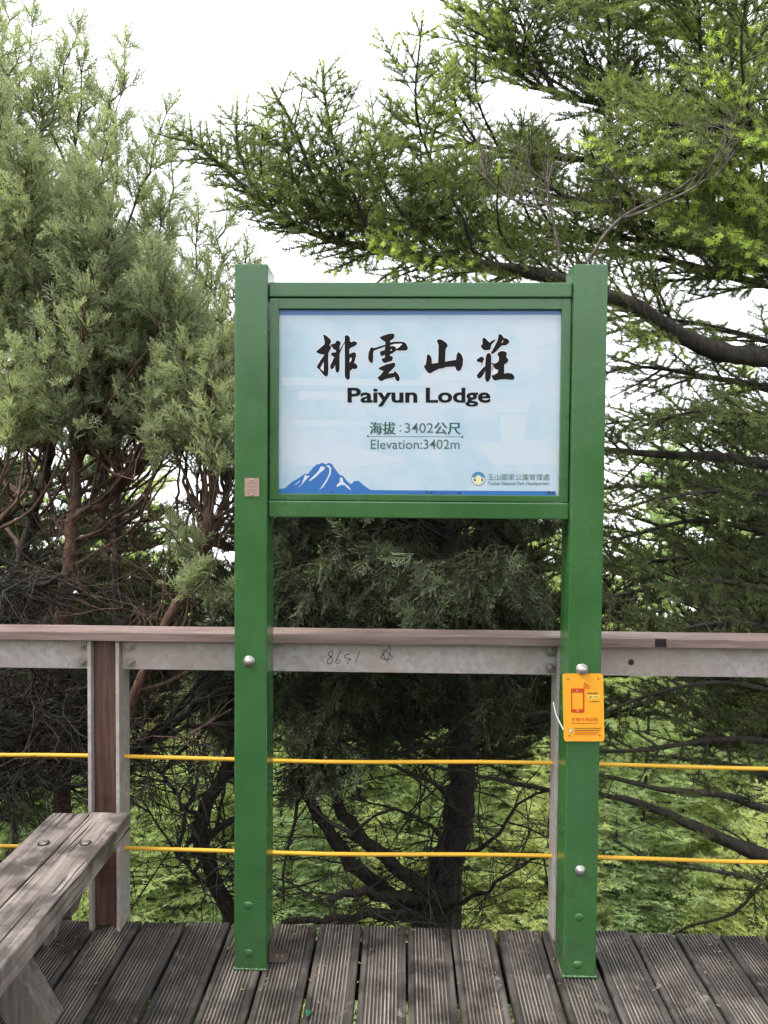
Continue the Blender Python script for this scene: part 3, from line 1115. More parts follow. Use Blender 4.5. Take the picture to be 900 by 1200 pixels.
# round emblem: blue ring, pale disc, cream peak with two dark eyes of green
emb = lambda x, y: (545 + x / 8.18, 545 + y / 8.18)
E = lambda pts: [emb(*p) for p in pts]
em = poly_obj('emblem', [[circ(560.5, 561.0, 8.2, 28)]], S2, M['grey_ink'], panel)
poly_obj('emblem_disc', [[circ(560.5, 561.1, 7.5, 28)]], S3, M['snow_ink'], panel)
poly_obj('emblem_sky', [[E([(68,118),(75,95),(100,72),(128,66),(158,74),(182,98),(192,122),(160,118),(145,102),(128,92),(108,106),(92,122)])]], S4, flat('emblem_blue', (0.06, 0.22, 0.38), 0.4), panel)
poly_obj('emblem_peak', [[E([(90,135),(128,98),(168,135),(160,175),(140,190),(115,190),(98,175)])]], S4 - 0.0001, flat('emblem_cream', (0.70, 0.66, 0.36), 0.4), panel)
poly_obj('emblem_leaf', [[E([(84,130),(100,130),(102,152),(90,160)])], [E([(158,128),(172,130),(168,158),(156,152)])]], S4 - 0.0002, M['green_ink'], panel)
# dirt caught along the lower edge of the panel
dirt = []
for k in range(46):
    cx = random.choice([random.uniform(498, 540), random.uniform(498, 540), random.uniform(330, 655), random.uniform(640, 655)])
    cy = 578.6 - abs(random.gauss(0, 0.9))
    rr = random.uniform(0.4, 1.5)
    dirt.append([[(cx + rr * random.uniform(0.6, 1.2) * math.cos(a), cy + rr * 0.6 * random.uniform(0.6, 1.2) * math.sin(a)) for a in [i * 0.9 for i in range(7)]]])
d_o = poly_obj('lichen_specks', dirt, S4, flat('dark_lichen', (0.035, 0.032, 0.025), 0.9), panel)
d_o['kind'] = 'stuff'

# ================================================================== things fixed to the sign
YN = YF - 0.004
notice = thing('notice_plate', 'yellow rounded notice plate with red phone symbol on the right green post', 'notice')


def rounded(x0, y0, x1, y1, r, n=5, skew=0.0):
    pts = []
    for (cx, cy, a0) in ((x1 - r, y0 + r, -90), (x1 - r, y1 - r, 0), (x0 + r, y1 - r, 90), (x0 + r, y0 + r, 180)):
        for k in range(n + 1):
            a = R(a0 + 90 * k / n)
            pts.append((cx + r * math.cos(a), cy + r * math.sin(a)))
    return [(x + skew * (y - y0), y) for x, y in pts]


def slab(name, ring, Y, th, mat, parent):
    bm = bmesh.new()
    f = [bm.verts.new(at(x, y, Y)) for x, y in ring]
    b = [bm.verts.new(at(x, y, Y) + Vector((0, th, 0))) for x, y in ring]
    bm.faces.new(f); bm.faces.new(list(reversed(b)))
    n = len(ring)
    for i in range(n):
        bm.faces.new((f[i], b[i], b[(i + 1) % n], f[(i + 1) % n]))
    return from_bm(name, bm, mat, parent)


SK = 0.021
plate = slab('plate', rounded(659.3, 789.8, 706.8, 868.8, 3.6, 5, SK), YN, 0.0035, M['yellow'], notice)
N = lambda pts: [(655 + x / 13.79, 785 + y / 13.79) for x, y in pts]
T1, T2 = YN - 0.0005, YN - 0.0009
poly_obj('phone_symbol', [[N([(195,312),(205,300),(398,300),(410,312),(412,680),(400,692),(210,690),(198,678)]), N([(212,366),(386,366),(388,635),(216,637)])]], T1, M['red_ink'], plate)
flat('pale_red_print', (0.75, 0.42, 0.32), 0.4)
poly_obj('phone_button', [[N([(290,648),(316,648),(318,675),(292,676)])]], T2, bpy.data.materials['pale_red_print'], plate)
poly_obj('phone_speaker', [[N([(275,334),(318,332),(318,344),(275,346)])]], T2, bpy.data.materials['pale_red_print'], plate)
arcs = []
for r_o in (108, 76, 44):
    o_ = [(392 + r_o * math.cos(R(a)), 318 - r_o * math.sin(R(a))) for a in range(5, 92, 10)]
    i_ = [(392 + (r_o - 15) * math.cos(R(a)), 318 - (r_o - 15) * math.sin(R(a))) for a in range(5, 92, 10)]
    arcs.append([N(o_ + i_[::-1])])
poly_obj('signal_symbol', arcs, T1, M['red_ink'], plate)
text_obj('notice_characters', '手機可通話點', (669.6, 841.0, 700.6, 845.2), T1, M['red_ink'], plate, 0.0)


def word_lines(rows, Y, mat, name, seed):
    r = random.Random(seed)
    ps = []
    for (x0, x1, y0, y1) in rows:
        x = x0
        while x < x1 - 2:
            w = r.uniform(9, 24)
            ps.append([N([(x, y0), (min(x + w, x1), y0), (min(x + w, x1), y1), (x, y1)])])
            x += w + r.uniform(3, 7)
    o = poly_obj(name, ps, Y, mat, plate)
    o['kind'] = 'stuff'
    return o


word_lines([(200, 632, 856, 868), (250, 640, 1005, 1018), (250, 615, 1034, 1046)], T1, M['red_ink'], 'small_print', 3)
word_lines([(250, 680, 938, 950), (250, 680, 970, 984)], T1, M['dark_ink'], 'small_print', 4)
poly_obj('highlight', [[N([(475, 405), (655, 405), (658, 460), (478, 468)])]], T1, flat('pale_yellow_print', (0.80, 0.60, 0.12), 0.4), plate)
word_lines([(465, 620, 368, 388), (555, 640, 428, 440), (540, 650, 502, 520)], T2, M['dark_ink'], 'small_print', 5)
poly_obj('small_symbol', [[N([(498, 420), (525, 424), (522, 440), (508, 465), (502, 446)])]], T2, M['dark_ink'], plate)
poly_obj('small_symbol', [[N([(500, 505), (520, 505), (522, 530), (505, 530)])]], T2, M['red_ink'], plate)
poly_obj('round_mark', [[N([(188 + 36 * math.cos(i * .4), 982 + 36 * math.sin(i * .4)) for i in range(16)])]], T1, flat('grey_print', (0.42, 0.33, 0.22), 0.4), plate)
poly_obj('round_mark', [[N([(188 + 22 * math.cos(i * .4), 982 + 22 * math.sin(i * .4)) for i in range(16)])]], T2, flat('cream_print', (0.78, 0.66, 0.45), 0.4), plate)
for (x, y) in ((145, 150), (636, 143), (165, 1062), (658, 1060)):
    c = at(655 + x / 13.79, 785 + y / 13.79, YN)
    bm = bmesh.new()
    bm_cyl(bm, c, (0, 1, 0), 0.0022, 0.002, 10)
    from_bm('rivet', bm, M['dark_ink'], notice)
# strap that ties the plate to the post
W = Wood()
W.tube(catmull([A3(648.5, 823, 2.37), A3(652, 838, 2.33), A3(660.8, 856, YN)], 0.01), 0.0022, 0.0022, 5)
W.build('tie_strap', flat('white_tie', (0.62, 0.62, 0.58), 0.4), notice)

plaque = thing('plaque', 'tiny pinkish metal plaque with embossed lines on the left green post', 'plaque')
pl = slab('plate', [(286.6, 560.3), (303.6, 560.3), (303.8, 581.6), (286.8, 581.6)], YF - 0.003, 0.003, M['brown_plaque'], plaque)
word = [[[(289, y), (301, y), (301, y + 0.9), (289, y + 0.9)]] for y in (566, 570, 574, 577.5)]
poly_obj('embossed_lines', word, YF - 0.0036, flat('plaque_text', (0.30, 0.17, 0.14), 0.5), pl)
for (x, y) in ((295, 562.6), (295, 579.6)):
    bm = bmesh.new()
    bmesh.ops.create_uvsphere(bm, u_segments=8, v_segments=6, radius=0.003, matrix=Matrix.Translation(at(x, y, YF - 0.004)))
    from_bm('screw', bm, M['bolt'], plaque, True)

# flat steel bracket on the boards beside the left post
br = thing('floor_bracket', 'small flat steel bracket on the boards at the foot of the left green post', 'bracket')
c = on_z(326, 1124)
box('base_plate', c.x - 0.030, c.x + 0.030, c.y - 0.022, c.y + 0.022, 0.003, 0.007, flat('rusty_bracket', (0.13, 0.095, 0.075), 0.55, 0.4), br, 0.001)
box('upright', lx1 + 0.002, lx1 + 0.006, c.y - 0.022, c.y + 0.022, 0.003, 0.05, bpy.data.materials['rusty_bracket'], br, 0.001)
for dx in (-0.004, 0.012):
    bm = bmesh.new()
    bm_cyl(bm, (c.x + dx, c.y, 0.0085), (0, 0, 1), 0.0045, 0.004, 6)
    from_bm('bolt', bm, M['bolt'], br)

# ================================================================== RAILING
rail = thing('railing', 'brown timber and galvanised steel railing with two yellow cables', 'railing')
YPL0, YPL1 = 2.42, 2.51                 # steel side plates of the posts
YBM = 2.445                             # face of the steel beams
zc1 = at(200, 741.3, 2.402).z            # top of handrail
zc0 = zc1 - 0.028


def rail_post(xl, xr):
    """timber core between two steel flats"""
    core = worn_box('post', xl + 0.012, xr - 0.012, YPL0 + 0.022, YPL1, 0.002, zc0 - 0.001, M['post_wood'], rail, 0.003, 6, 0.0004, 2, int(xl * 100) % 97)
    box('side_plate', xl, xl + 0.0115, YPL0, YPL1 + 0.004, -0.12, zc0 - 0.002, M['galv'], core, 0.0015)
    box('side_plate', xr - 0.0115, xr, YPL0, YPL1 + 0.004, -0.12, zc0 - 0.002, M['galv'], core, 0.0015)
    return core


pxl = at(103, 900, YPL0).x
pxr = at(140, 900, YPL0).x
qxr = at(657, 900, YPL0).x - 0.002
qxl = at(651.5, 900, YPL0).x
# the post behind the right sign post is set so that its left plate shows
rail_post(pxl, pxr)
rail_post(qxl, qxl + (pxr - pxl))
bmz1 = zc0 - 0.002
bmz0 = at(230, 785.3, YBM).z
segs = [(-3.1, pxl - 0.001, 'a'), (pxr + 0.001, qxl - 0.001, 'b'), (qxl + (pxr - pxl) + 0.001, 3.1, 'c')]
beams = []
for (a, b, k) in segs:
    bm = bmesh.new()
    bm_box(bm, a, b, YBM, YBM + 0.006, bmz0, bmz1, 0.001, 1)
    bm_box(bm, a, b, YBM + 0.0062, YBM + 0.055, bmz1 - 0.006, bmz1 - 0.0002, 0.001, 1)
    beams.append(from_bm('rail_beam', bm, M['galv'], rail))
for (x, y, k) in ((96.5, 757, 0), (96.5, 776, 0), (153, 757.5, 1), (153, 776.5, 1), (645.5, 763.5, 1), (645, 783.0, 1)):
    c = at(x, y, YBM)
    hex_bolt('bolt', c, beams[k], 0.0105, 0.009)
bm = bmesh.new()
bm_cyl(bm, at(739.5, 776, YBM) + Vector((0, -0.0004, 0)), (0, 1, 0), 0.0095, 0.002, 14)
from_bm('hole_shade', bm, M['pen_hole'], beams[2])  # flat black disc painted as the shade inside a hole
# handrail boards, with a notched joint right of the sign
jx = at(774, 748, 2.402).x
worn_box('handrail_board', -3.1, 3.1, 2.4125, 2.512, zc0, zc1, M['cap'], rail, 0.003, 40, 0.0008, 0, 7)
for k, (a, b) in enumerate(((-3.1, jx - 0.017), (jx + 0.019, 3.1))):
    worn_box('edge_strip', a, b, 2.400, 2.412, zc0 - 0.001, zc1 - 0.0012, M['cap'], rail, 0.002, 30, 0.0007, 0, 17 + k)
worn_box('notch_back', jx - 0.03, jx + 0.03, 2.4095, 2.4135, zc0 + 0.001, zc1 - 0.004, flat('notch_dark_wood', (0.02, 0.016, 0.014), 0.9), rail, 0.001, 4, 0.001, 0, 3)  # near-black piece behind the notch in the edge strips
# cables
for (yl, yr) in ((883.5, 901.0), (990.5, 1010.5)):
    zz = at(450, (yl + yr) / 2, 2.47).z
    W = Wood()
    n = 40
    xs = np.linspace(-3.1, 3.1, n)
    W.tube(np.stack([xs, np.full(n, 2.47), zz - 0.004 * np.cos((xs + 0.28) * 2 * math.pi / 1.42) + 0.0006 * np.sin(xs * 9)], 1), 0.0066, 0.0066, 10)
    W.build('cable', M['cable'], rail)
# pen marks on the middle beam
G = lambda pts: [(375 + x / 9.0, 750 + y / 9.0) for x, y in pts]
strokes = [[(105,125),(85,145),(110,175),(132,205),(122,240),(92,252),(75,225),(95,195),(125,170),(138,140),(122,120),(105,125)],
           [(222,105),(190,175),(165,225),(180,245),(210,240),(205,215),(175,210)],
           [(318,148),(280,155),(255,178),(275,190),(310,195)], [(310,195),(328,210),(295,215),(282,235),(305,250)],
           [(418,120),(395,180),(370,246)],
           [(640,180),(735,70),(738,130),(705,225),(665,140),(665,108),(700,120),(765,185),(735,200),(660,200),(636,185)]]
for grp, nm in (((0,), 'pen_digit'), ((1,), 'pen_digit'), ((2, 3), 'pen_digit'), ((4,), 'pen_digit'), ((5,), 'pen_star')):
    W = Wood()
    for g in grp:
        pts = [np.array(at(x, y, YBM - 0.0007)) for x, y in G(strokes[g])]
        W.tube(catmull(pts, 0.003), 0.0012, 0.0010, 4)
    W.build(nm, M['pen_hole'], beams[1])

# ================================================================== BENCH
bench = thing('picnic_table', 'weathered grey timber picnic table, its two-plank bench filling the near corner', 'picnic table')
bzt = 0.43
byf = 2.375
bxr = -0.834; bw = 0.119
bx = at(153, 952, byf).x
bxr = bx
bxl = at(63, 951, byf).x
bxm = at(107, 951.4, byf).x
bth = 0.064
bzt = at(110, 951.3, byf).z
k1 = worn_box('seat_plank', bxm + 0.003, bxr, 0.45, byf, bzt - bth, bzt, M['bench'], bench, 0.006, 30, 0.0013, 1, 5)
k2 = worn_box('seat_plank', bxl, bxm - 0.003, 0.45, byf - 0.004, bzt - bth, bzt - 0.002, M['bench'], bench, 0.006, 30, 0.0013, 1, 6)
for px, kk in ((100.2, k1), (51.2, k2)):
    c = at(px, 988, 2.19)
    c = on_z(px, 988, bzt)
    bm = bmesh.new()
    bm_cyl(bm, c + Vector((0, 0, 0.0002)), (0, 0, 1), 0.0165, 0.003, 20)
    from_bm('recess_shade', bm, M['pen_hole'], kk)  # black disc under the bolt, standing for the recess's shade
    bm = bmesh.new()
    bm_cyl(bm, c + Vector((0, 0, 0.0022)), (0, 0, 1), 0.0125, 0.004, 18, 0.011)
    bm_cyl(bm, c + Vector((0, 0, 0.0050)), (0, 0, 1), 0.006, 0.003, 10)
    from_bm('bolt', bm, M['bolt'], kk)


def prism_xz(name, pts, y0, y1, mat, parent, bev=0.003):
    bm = bmesh.new()
    f = [bm.verts.new((x, y0, z)) for x, z in pts]
    b = [bm.verts.new((x, y1, z)) for x, z in pts]
    bm.faces.new(f); bm.faces.new(list(reversed(b)))
    n = len(pts)
    for i in range(n):
        bm.faces.new((f[i], f[(i + 1) % n], b[(i + 1) % n], b[i]))
    bmesh.ops.bevel(bm, geom=bm.edges[:], offset=bev, segments=2, affect='EDGES')
    return from_bm(name, bm, mat, parent)


zs = bzt - bth
bc = (bxl + bxr) / 2
tcx = bxr - 0.93                         # middle of the table, out of the view to the left
for (a, b) in ((tcx - 0.93, tcx - 0.815), (tcx - 0.809, tcx - 0.692)):
    worn_box('seat_plank', a, b, 0.45, byf, zs, bzt, M['bench'], bench, 0.006, 20, 0.0013, 1, int(a * 50) % 31)
for k in range(5):
    worn_box('table_plank', tcx - 0.35 + k * 0.142, tcx - 0.35 + k * 0.142 + 0.134, 0.45, byf, 0.70, 0.745, M['bench'], bench, 0.006, 20, 0.0013, 1, 40 + k)
for yc in (1.99, 0.85):
    for (y0, y1) in ((yc - 0.080, yc - 0.036), (yc + 0.052, yc + 0.094)):
        prism_xz('bearer', [(2 * tcx - bxr + 0.018, zs - 0.001), (bxr - 0.018, zs - 0.001), (bxr - 0.045, zs - 0.085), (2 * tcx - bxr + 0.045, zs - 0.085)], y0, y1, M['bench_x'], bench)
    for s_ in (1, -1):
        foot = tcx + s_ * (bxr - 0.066 - tcx)
        topx = foot - s_ * 0.57 * 0.70
        prism_xz('leg', [(foot - 0.11 * s_, 0.003), (foot, 0.003), (topx, 0.699), (topx - 0.11 * s_, 0.699)][::s_], yc - 0.035, yc + 0.051, M['bench_x'], bench)
    box('table_cleat', tcx - 0.33, tcx + 0.33, yc + 0.052, yc + 0.094, 0.62, 0.699, M['bench_x'], bench)

# a few bits lying on the boards
leaf = thing('leaf_scrap', 'small bright green leaf scrap lying on the boards at the bottom edge', 'leaf')
c = on_z(361, 1190)
bm = bmesh.new()
pts = []
rr = random.Random(4)
for i in range(14):
    a = i / 14 * 2 * math.pi
    rad = 0.0095 * (1 + 0.35 * math.sin(3 * a) + rr.uniform(-.15, .15))
    pts.append(bm.verts.new((c.x + rad * math.cos(a) * 0.9, c.y + rad * math.sin(a) * 1.5, 0.006 + 0.006 * rr.random())))
ctr = bm.verts.new((c.x, c.y, 0.012))
for i in range(14):
    bm.faces.new((ctr, pts[i], pts[(i + 1) % 14]))
bmesh.ops.solidify(bm, geom=bm.faces[:], thickness=0.0008)
from_bm('blade', bm, flat('bright_leaf', (0.05, 0.22, 0.11), 0.5), leaf)
bm = bmesh.new()
for k in range(170):
    x = random.uniform(-1.5, 1.5); y = 2.5 - abs(random.gauss(0, 0.3))
    ln = random.uniform(0.004, 0.013); a = random.uniform(0, 6.28); w = random.uniform(0.0012, 0.003)
    m_ = Matrix.Translation((x, y, 0.0035)) @ Matrix.Rotation(a, 4, 'Z') @ Matrix.Diagonal((ln, w, 0.0016, 1))
    bmesh.ops.create_cube(bm, size=1.0, matrix=m_)
lit = from_bm('needle_litter', bm, flat('dry_needles', (0.30, 0.20, 0.11), 0.8))
tag(lit, 'dry brown needles and crumbs strewn over the deck boards', 'litter', kind='stuff')
# ================================================================== TREES
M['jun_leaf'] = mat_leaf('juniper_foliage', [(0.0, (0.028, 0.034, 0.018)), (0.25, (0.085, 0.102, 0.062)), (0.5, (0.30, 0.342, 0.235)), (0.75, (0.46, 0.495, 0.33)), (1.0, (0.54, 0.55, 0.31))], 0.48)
M['fir_leaf'] = mat_leaf('fir_needles', [(0.0, (0.028, 0.040, 0.019)), (0.25, (0.118, 0.146, 0.072)), (0.5, (0.265, 0.315, 0.135)), (0.8, (0.42, 0.52, 0.155)), (1.0, (0.52, 0.63, 0.19))], 0.5)
M['shade_leaf'] = mat_leaf('shaded_fir_needles', [(0.0, (0.018, 0.026, 0.013)), (0.5, (0.075, 0.092, 0.042)), (1.0, (0.15, 0.18, 0.07))], 0.35)  # fir needles in darker colours, with their shade put into the colour
M['lime_leaf'] = mat_leaf('pale_fir_needles', [(0.0, (0.09, 0.115, 0.05)), (0.45, (0.43, 0.50, 0.245)), (0.8, (0.68, 0.73, 0.43))], 0.52, vary=((0.66, 0.76, 0.78), (1.10, 1.05, 1.0)))
M['red_bark'] = mat_bark('red_brown_bark', (0.05, 0.026, 0.017), (0.15, 0.076, 0.050), (0.28, 0.16, 0.11), (0.12, 0.10, 0.075))
M['dark_bark'] = mat_bark('dark_bark', (0.010, 0.008, 0.007), (0.026, 0.020, 0.016), (0.060, 0.048, 0.038), (0.036, 0.036, 0.022))
M['fir_bark'] = mat_bark('fir_bark', (0.012, 0.009, 0.008), (0.034, 0.026, 0.021), (0.080, 0.062, 0.050), (0.045, 0.046, 0.028))
M['brown_twig'] = mat_bark('brown_twig_bark', (0.045, 0.027, 0.019), (0.115, 0.068, 0.046), (0.21, 0.14, 0.105))
M['grey_twig'] = mat_bark('grey_twig_bark', (0.07, 0.058, 0.05), (0.15, 0.125, 0.105), (0.26, 0.22, 0.19))


def trunk_path(pts, step=0.06, wob=0.006):
    P = catmull([A3(*p) for p in pts], step)
    P[1:] += rng.normal(0, wob, (len(P) - 1, 3))
    return P


def to_ground(p, dx=0.0, dy=0.05):
    p = np.asarray(p, float)
    return np.array([p[0] + dx, p[1] + dy, terrain_z(p[0] + dx, p[1] + dy) - 0.08])


def twig_skirt(W, P, lo, hi, n, ln, r=0.0045, lvl=2, side=None):
    """dead lower twigs along a trunk between two fractions of its length"""
    for k in range(n):
        i = int(rng.uniform(lo, hi) * (len(P) - 1))
        d = rng.normal(0, 1, 3) * np.array([1, 0.8, 0.5])
        if side is not None:
            d = d + np.asarray(side)
        dead_twigs(W, P[i], d, ln * rng.uniform(0.5, 1.15), lvl, r, 0.16, 0.02)


# ---------------------------------------------------------------- junipers on the left
def top_edge(x):
    return float(np.interp(x, [-60, 0, 40, 80, 120, 160, 190, 215, 240, 290], [20, 40, 110, 150, 175, 215, 260, 320, 340, 370]))


def juniper(name, label, trunk_pts, base_dx, r0, plumes, twigs, limbs=(), group='junipers along the railing', tone=0.45, mat='red_bark', tw_rng=(0.25, 0.8)):
    t = thing(name, label, 'tree', group)
    P0 = trunk_path(trunk_pts)
    g = to_ground(P0[0], base_dx)
    P = np.concatenate([catmull([g, (g + P0[0]) / 2 + np.array([base_dx * -0.2, 0, 0]), P0[0]], 0.08)[:-1], P0])
    Wt, Wl, L = Wood(), Wood(), Leaves()
    Wt.tube(P, r0, 0.012, 10, 0.06)
    paths = [P]
    for lp_, lr in limbs:
        Q = trunk_path(lp_, 0.06, 0.005)
        Wt.tube(Q, lr, 0.007, 7, 0.06)
        paths.append(Q)
        twig_skirt(Wl, Q, 0.1, 0.9, int(len(Q) * 0.5), 0.35)
    allp = np.concatenate(paths)
    for (tx, ty, bx_, by_, Y, rad, tn) in plumes:
        b, tp = A3(bx_, by_, Y), A3(tx, ty, Y + rng.uniform(-.12, .05))
        limb_to(Wl, allp, b, 0.009)
        plume(Wl, L, b, tp, rad, tn + tone - 0.45, nside=int(rng.uniform(15, 20)))
    twig_skirt(Wl, P, tw_rng[0], tw_rng[1], twigs, 0.55)
    Wt.build('trunk', M[mat], t)
    Wl.build('branches', M['brown_twig'], t)['kind'] = 'stuff'
    cr = L.build('crown', M['jun_leaf'], t)
    cr['kind'] = 'stuff'
    return L.count()


def fill(x0, x1, n, y_hi, Ya, Yb, tonef=None, rad=(0.10, 0.16)):
    out = []
    for k in range(n):
        x = rng.uniform(x0, x1)
        te = top_edge(x)
        u = (k + rng.uniform(0, 1)) / n
        ty = te + 25 + (y_hi - te - 25) * u
        h = rng.uniform(95, 150)
        Y = rng.uniform(Ya, Yb)
        tn = rng.uniform(0.36, 0.56)
        out.append((x, ty, x + rng.uniform(-25, 25), ty + h, Y, rng.uniform(*rad), tn))
    return out


tri = []
tri.append(juniper('juniper_tree', 'tall grey-green juniper with red-brown forked trunk left of the sign', [(72, 760, 3.35), (76, 700, 3.35), (82, 650, 3.36), (88, 600, 3.38), (89, 555, 3.4), (93, 520, 3.42), (98, 430, 3.45), (112, 320, 3.5), (128, 230, 3.5)], -0.06, 0.050,
    [(150, 38, 128, 190, 3.4, .14, .52), (140, 95, 135, 220, 3.5, .15, .5), (100, 50, 88, 170, 3.5, .12, .48), (92, 24, 58, 150, 3.55, .13, .5), (205, 120, 158, 240, 3.35, .12, .5), (200, 158, 198, 300, 3.5, .12, .5), (110, 110, 100, 220, 3.6, .16, .5), (175, 175, 165, 290, 3.5, .15, .52), (190, 230, 185, 330, 3.4, .14, .52), (125, 140, 118, 250, 3.3, .15, .55)]
    + fill(70, 205, 80, 410, 2.95, 4.0, rad=(.12, .2)), 26,
    [([(90, 604, 3.38), (120, 592, 3.33), (148, 562, 3.3), (177, 526, 3.3), (200, 486, 3.35), (208, 440, 3.4)], 0.024),
     ([(93, 540, 3.4), (104, 505, 3.36), (100, 470, 3.34), (112, 420, 3.3)], 0.016),
     ([(84, 640, 3.37), (60, 600, 3.45), (50, 560, 3.5)], 0.012)]))
tri.append(juniper('juniper_tree', 'smaller juniper with an orange-brown leaning trunk and bright sprays beside the left post', [(120, 960, 3.05), (135, 880, 3.03), (160, 810, 3.0), (180, 765, 3.0), (196, 728, 3.0), (215, 692, 3.02), (232, 655, 3.03), (243, 612, 3.05), (249, 570, 3.06), (244, 520, 3.1), (240, 440, 3.2)], -0.12, 0.030,
    [(232, 238, 224, 370, 3.3, .11, .55), (262, 226, 254, 360, 3.4, .13, .58), (245, 300, 242, 400, 3.3, .13, .56), (290, 283, 276, 380, 3.5, .12, .55), (300, 320, 290, 420, 3.6, .09, .5), (215, 395, 232, 520, 2.92, .12, .56), (248, 405, 250, 530, 2.88, .12, .58), (262, 350, 258, 470, 3.0, .12, .56), (185, 420, 205, 530, 3.0, .12, .50),
     (232, 345, 236, 460, 3.05, .12, .54), (265, 470, 255, 560, 2.9, .09, .50), (205, 612, 232, 655, 3.0, .07, .46), (236, 662, 222, 700, 2.95, .05, .5), (270, 690, 255, 720, 2.98, .05, .42)]
    + fill(205, 276, 26, 430, 3.1, 3.9, rad=(.11, .17)), 22,
    [([(232, 655, 3.03), (258, 600, 3.08), (272, 555, 3.15)], 0.012)]))
tri.append(juniper('juniper_tree', 'juniper with slanting dark trunk at the left edge of the view', [(-30, 800, 3.5), (0, 715, 3.5), (24, 655, 3.5), (42, 595, 3.5), (58, 530, 3.55), (62, 440, 3.6), (50, 300, 3.65), (42, 170, 3.7)], -0.2, 0.045,
    [(42, 12, 18, 150, 3.6, .15, .52), (10, -40, -5, 110, 3.7, .2, .52), (75, 60, 45, 170, 3.6, .14, .5), (22, 40, 10, 170, 3.5, .18, .55), (55, 90, 40, 200, 3.5, .17, .5), (0, 20, -10, 150, 3.6, .2, .52)]
    + fill(-55, 75, 62, 420, 3.05, 4.2, rad=(.12, .2)) + [(15, 405, 10, 520, 3.0, .11, .6), (-10, 430, -15, 540, 3.1, .12, .6), (35, 440, 22, 530, 3.1, .09, .55)], 26,
    [([(-40, 640, 3.2), (0, 612, 3.25), (20, 596, 3.3), (42, 590, 3.45)], 0.022), ([(5, 700, 3.45), (30, 690, 3.3), (60, 680, 3.2), (85, 672, 3.15)], 0.010)], mat='dark_bark'))
tri.append(juniper('juniper_tree', 'slim dark straight-stemmed juniper behind the forked one', [(137, 790, 4.6), (137, 700, 4.6), (136, 600, 4.6), (138, 500, 4.6), (142, 400, 4.6), (150, 280, 4.7)], 0.0, 0.045,
    fill(90, 200, 16, 450, 4.3, 5.0, rad=(.14, .2)), 26, mat='dark_bark', tone=0.35))

# ---------------------------------------------------------------- dark twisted trees behind the sign
def dark_tree(name, label, stems, foliage, twigs, group='dark twisted trees behind the sign'):
    t = thing(name, label, 'tree', group)
    Wt, Wl, L = Wood(), Wood(), Leaves()
    paths = []
    for k, (pts, r0, r1) in enumerate(stems):
        P = trunk_path(pts, 0.05, 0.007)
        if k == 0:
            g = to_ground(P[0], 0.0, 0.0)
            P = np.concatenate([[g, (g + P[0]) / 2], P])
        Wt.tube(P, r0, r1, 9, 0.10)
        paths.append(P)
        twig_skirt(Wl, P, 0.05, 0.95, int(twigs * len(P) / 20), 0.55, 0.0050)
    allp = np.concatenate(paths)
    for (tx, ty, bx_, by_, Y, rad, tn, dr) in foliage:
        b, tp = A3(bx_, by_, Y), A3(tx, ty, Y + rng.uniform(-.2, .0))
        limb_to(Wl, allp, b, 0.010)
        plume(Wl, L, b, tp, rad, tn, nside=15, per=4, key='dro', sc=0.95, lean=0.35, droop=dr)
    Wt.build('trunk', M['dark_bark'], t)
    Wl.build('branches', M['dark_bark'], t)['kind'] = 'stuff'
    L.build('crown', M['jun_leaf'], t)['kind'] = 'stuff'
    return L.count()


fo = []  # low tones put the shade under this crown into the leaf colour
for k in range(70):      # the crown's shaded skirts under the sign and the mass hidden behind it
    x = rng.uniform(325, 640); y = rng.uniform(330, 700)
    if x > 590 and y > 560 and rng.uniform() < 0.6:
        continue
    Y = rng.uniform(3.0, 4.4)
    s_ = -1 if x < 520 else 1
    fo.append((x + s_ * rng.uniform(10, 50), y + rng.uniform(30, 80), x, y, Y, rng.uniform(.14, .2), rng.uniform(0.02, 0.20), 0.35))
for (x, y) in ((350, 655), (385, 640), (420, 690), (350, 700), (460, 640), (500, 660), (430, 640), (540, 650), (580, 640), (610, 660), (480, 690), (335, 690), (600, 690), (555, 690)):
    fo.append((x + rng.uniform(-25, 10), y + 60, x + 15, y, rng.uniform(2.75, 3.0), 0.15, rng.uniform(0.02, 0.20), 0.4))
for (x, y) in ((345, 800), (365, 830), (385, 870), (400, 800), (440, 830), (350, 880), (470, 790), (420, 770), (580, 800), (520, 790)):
    fo.append((x - 5, y + 45, x + 12, y - 10, rng.uniform(3.0, 3.4), 0.12, rng.uniform(0.02, 0.18), 0.4))
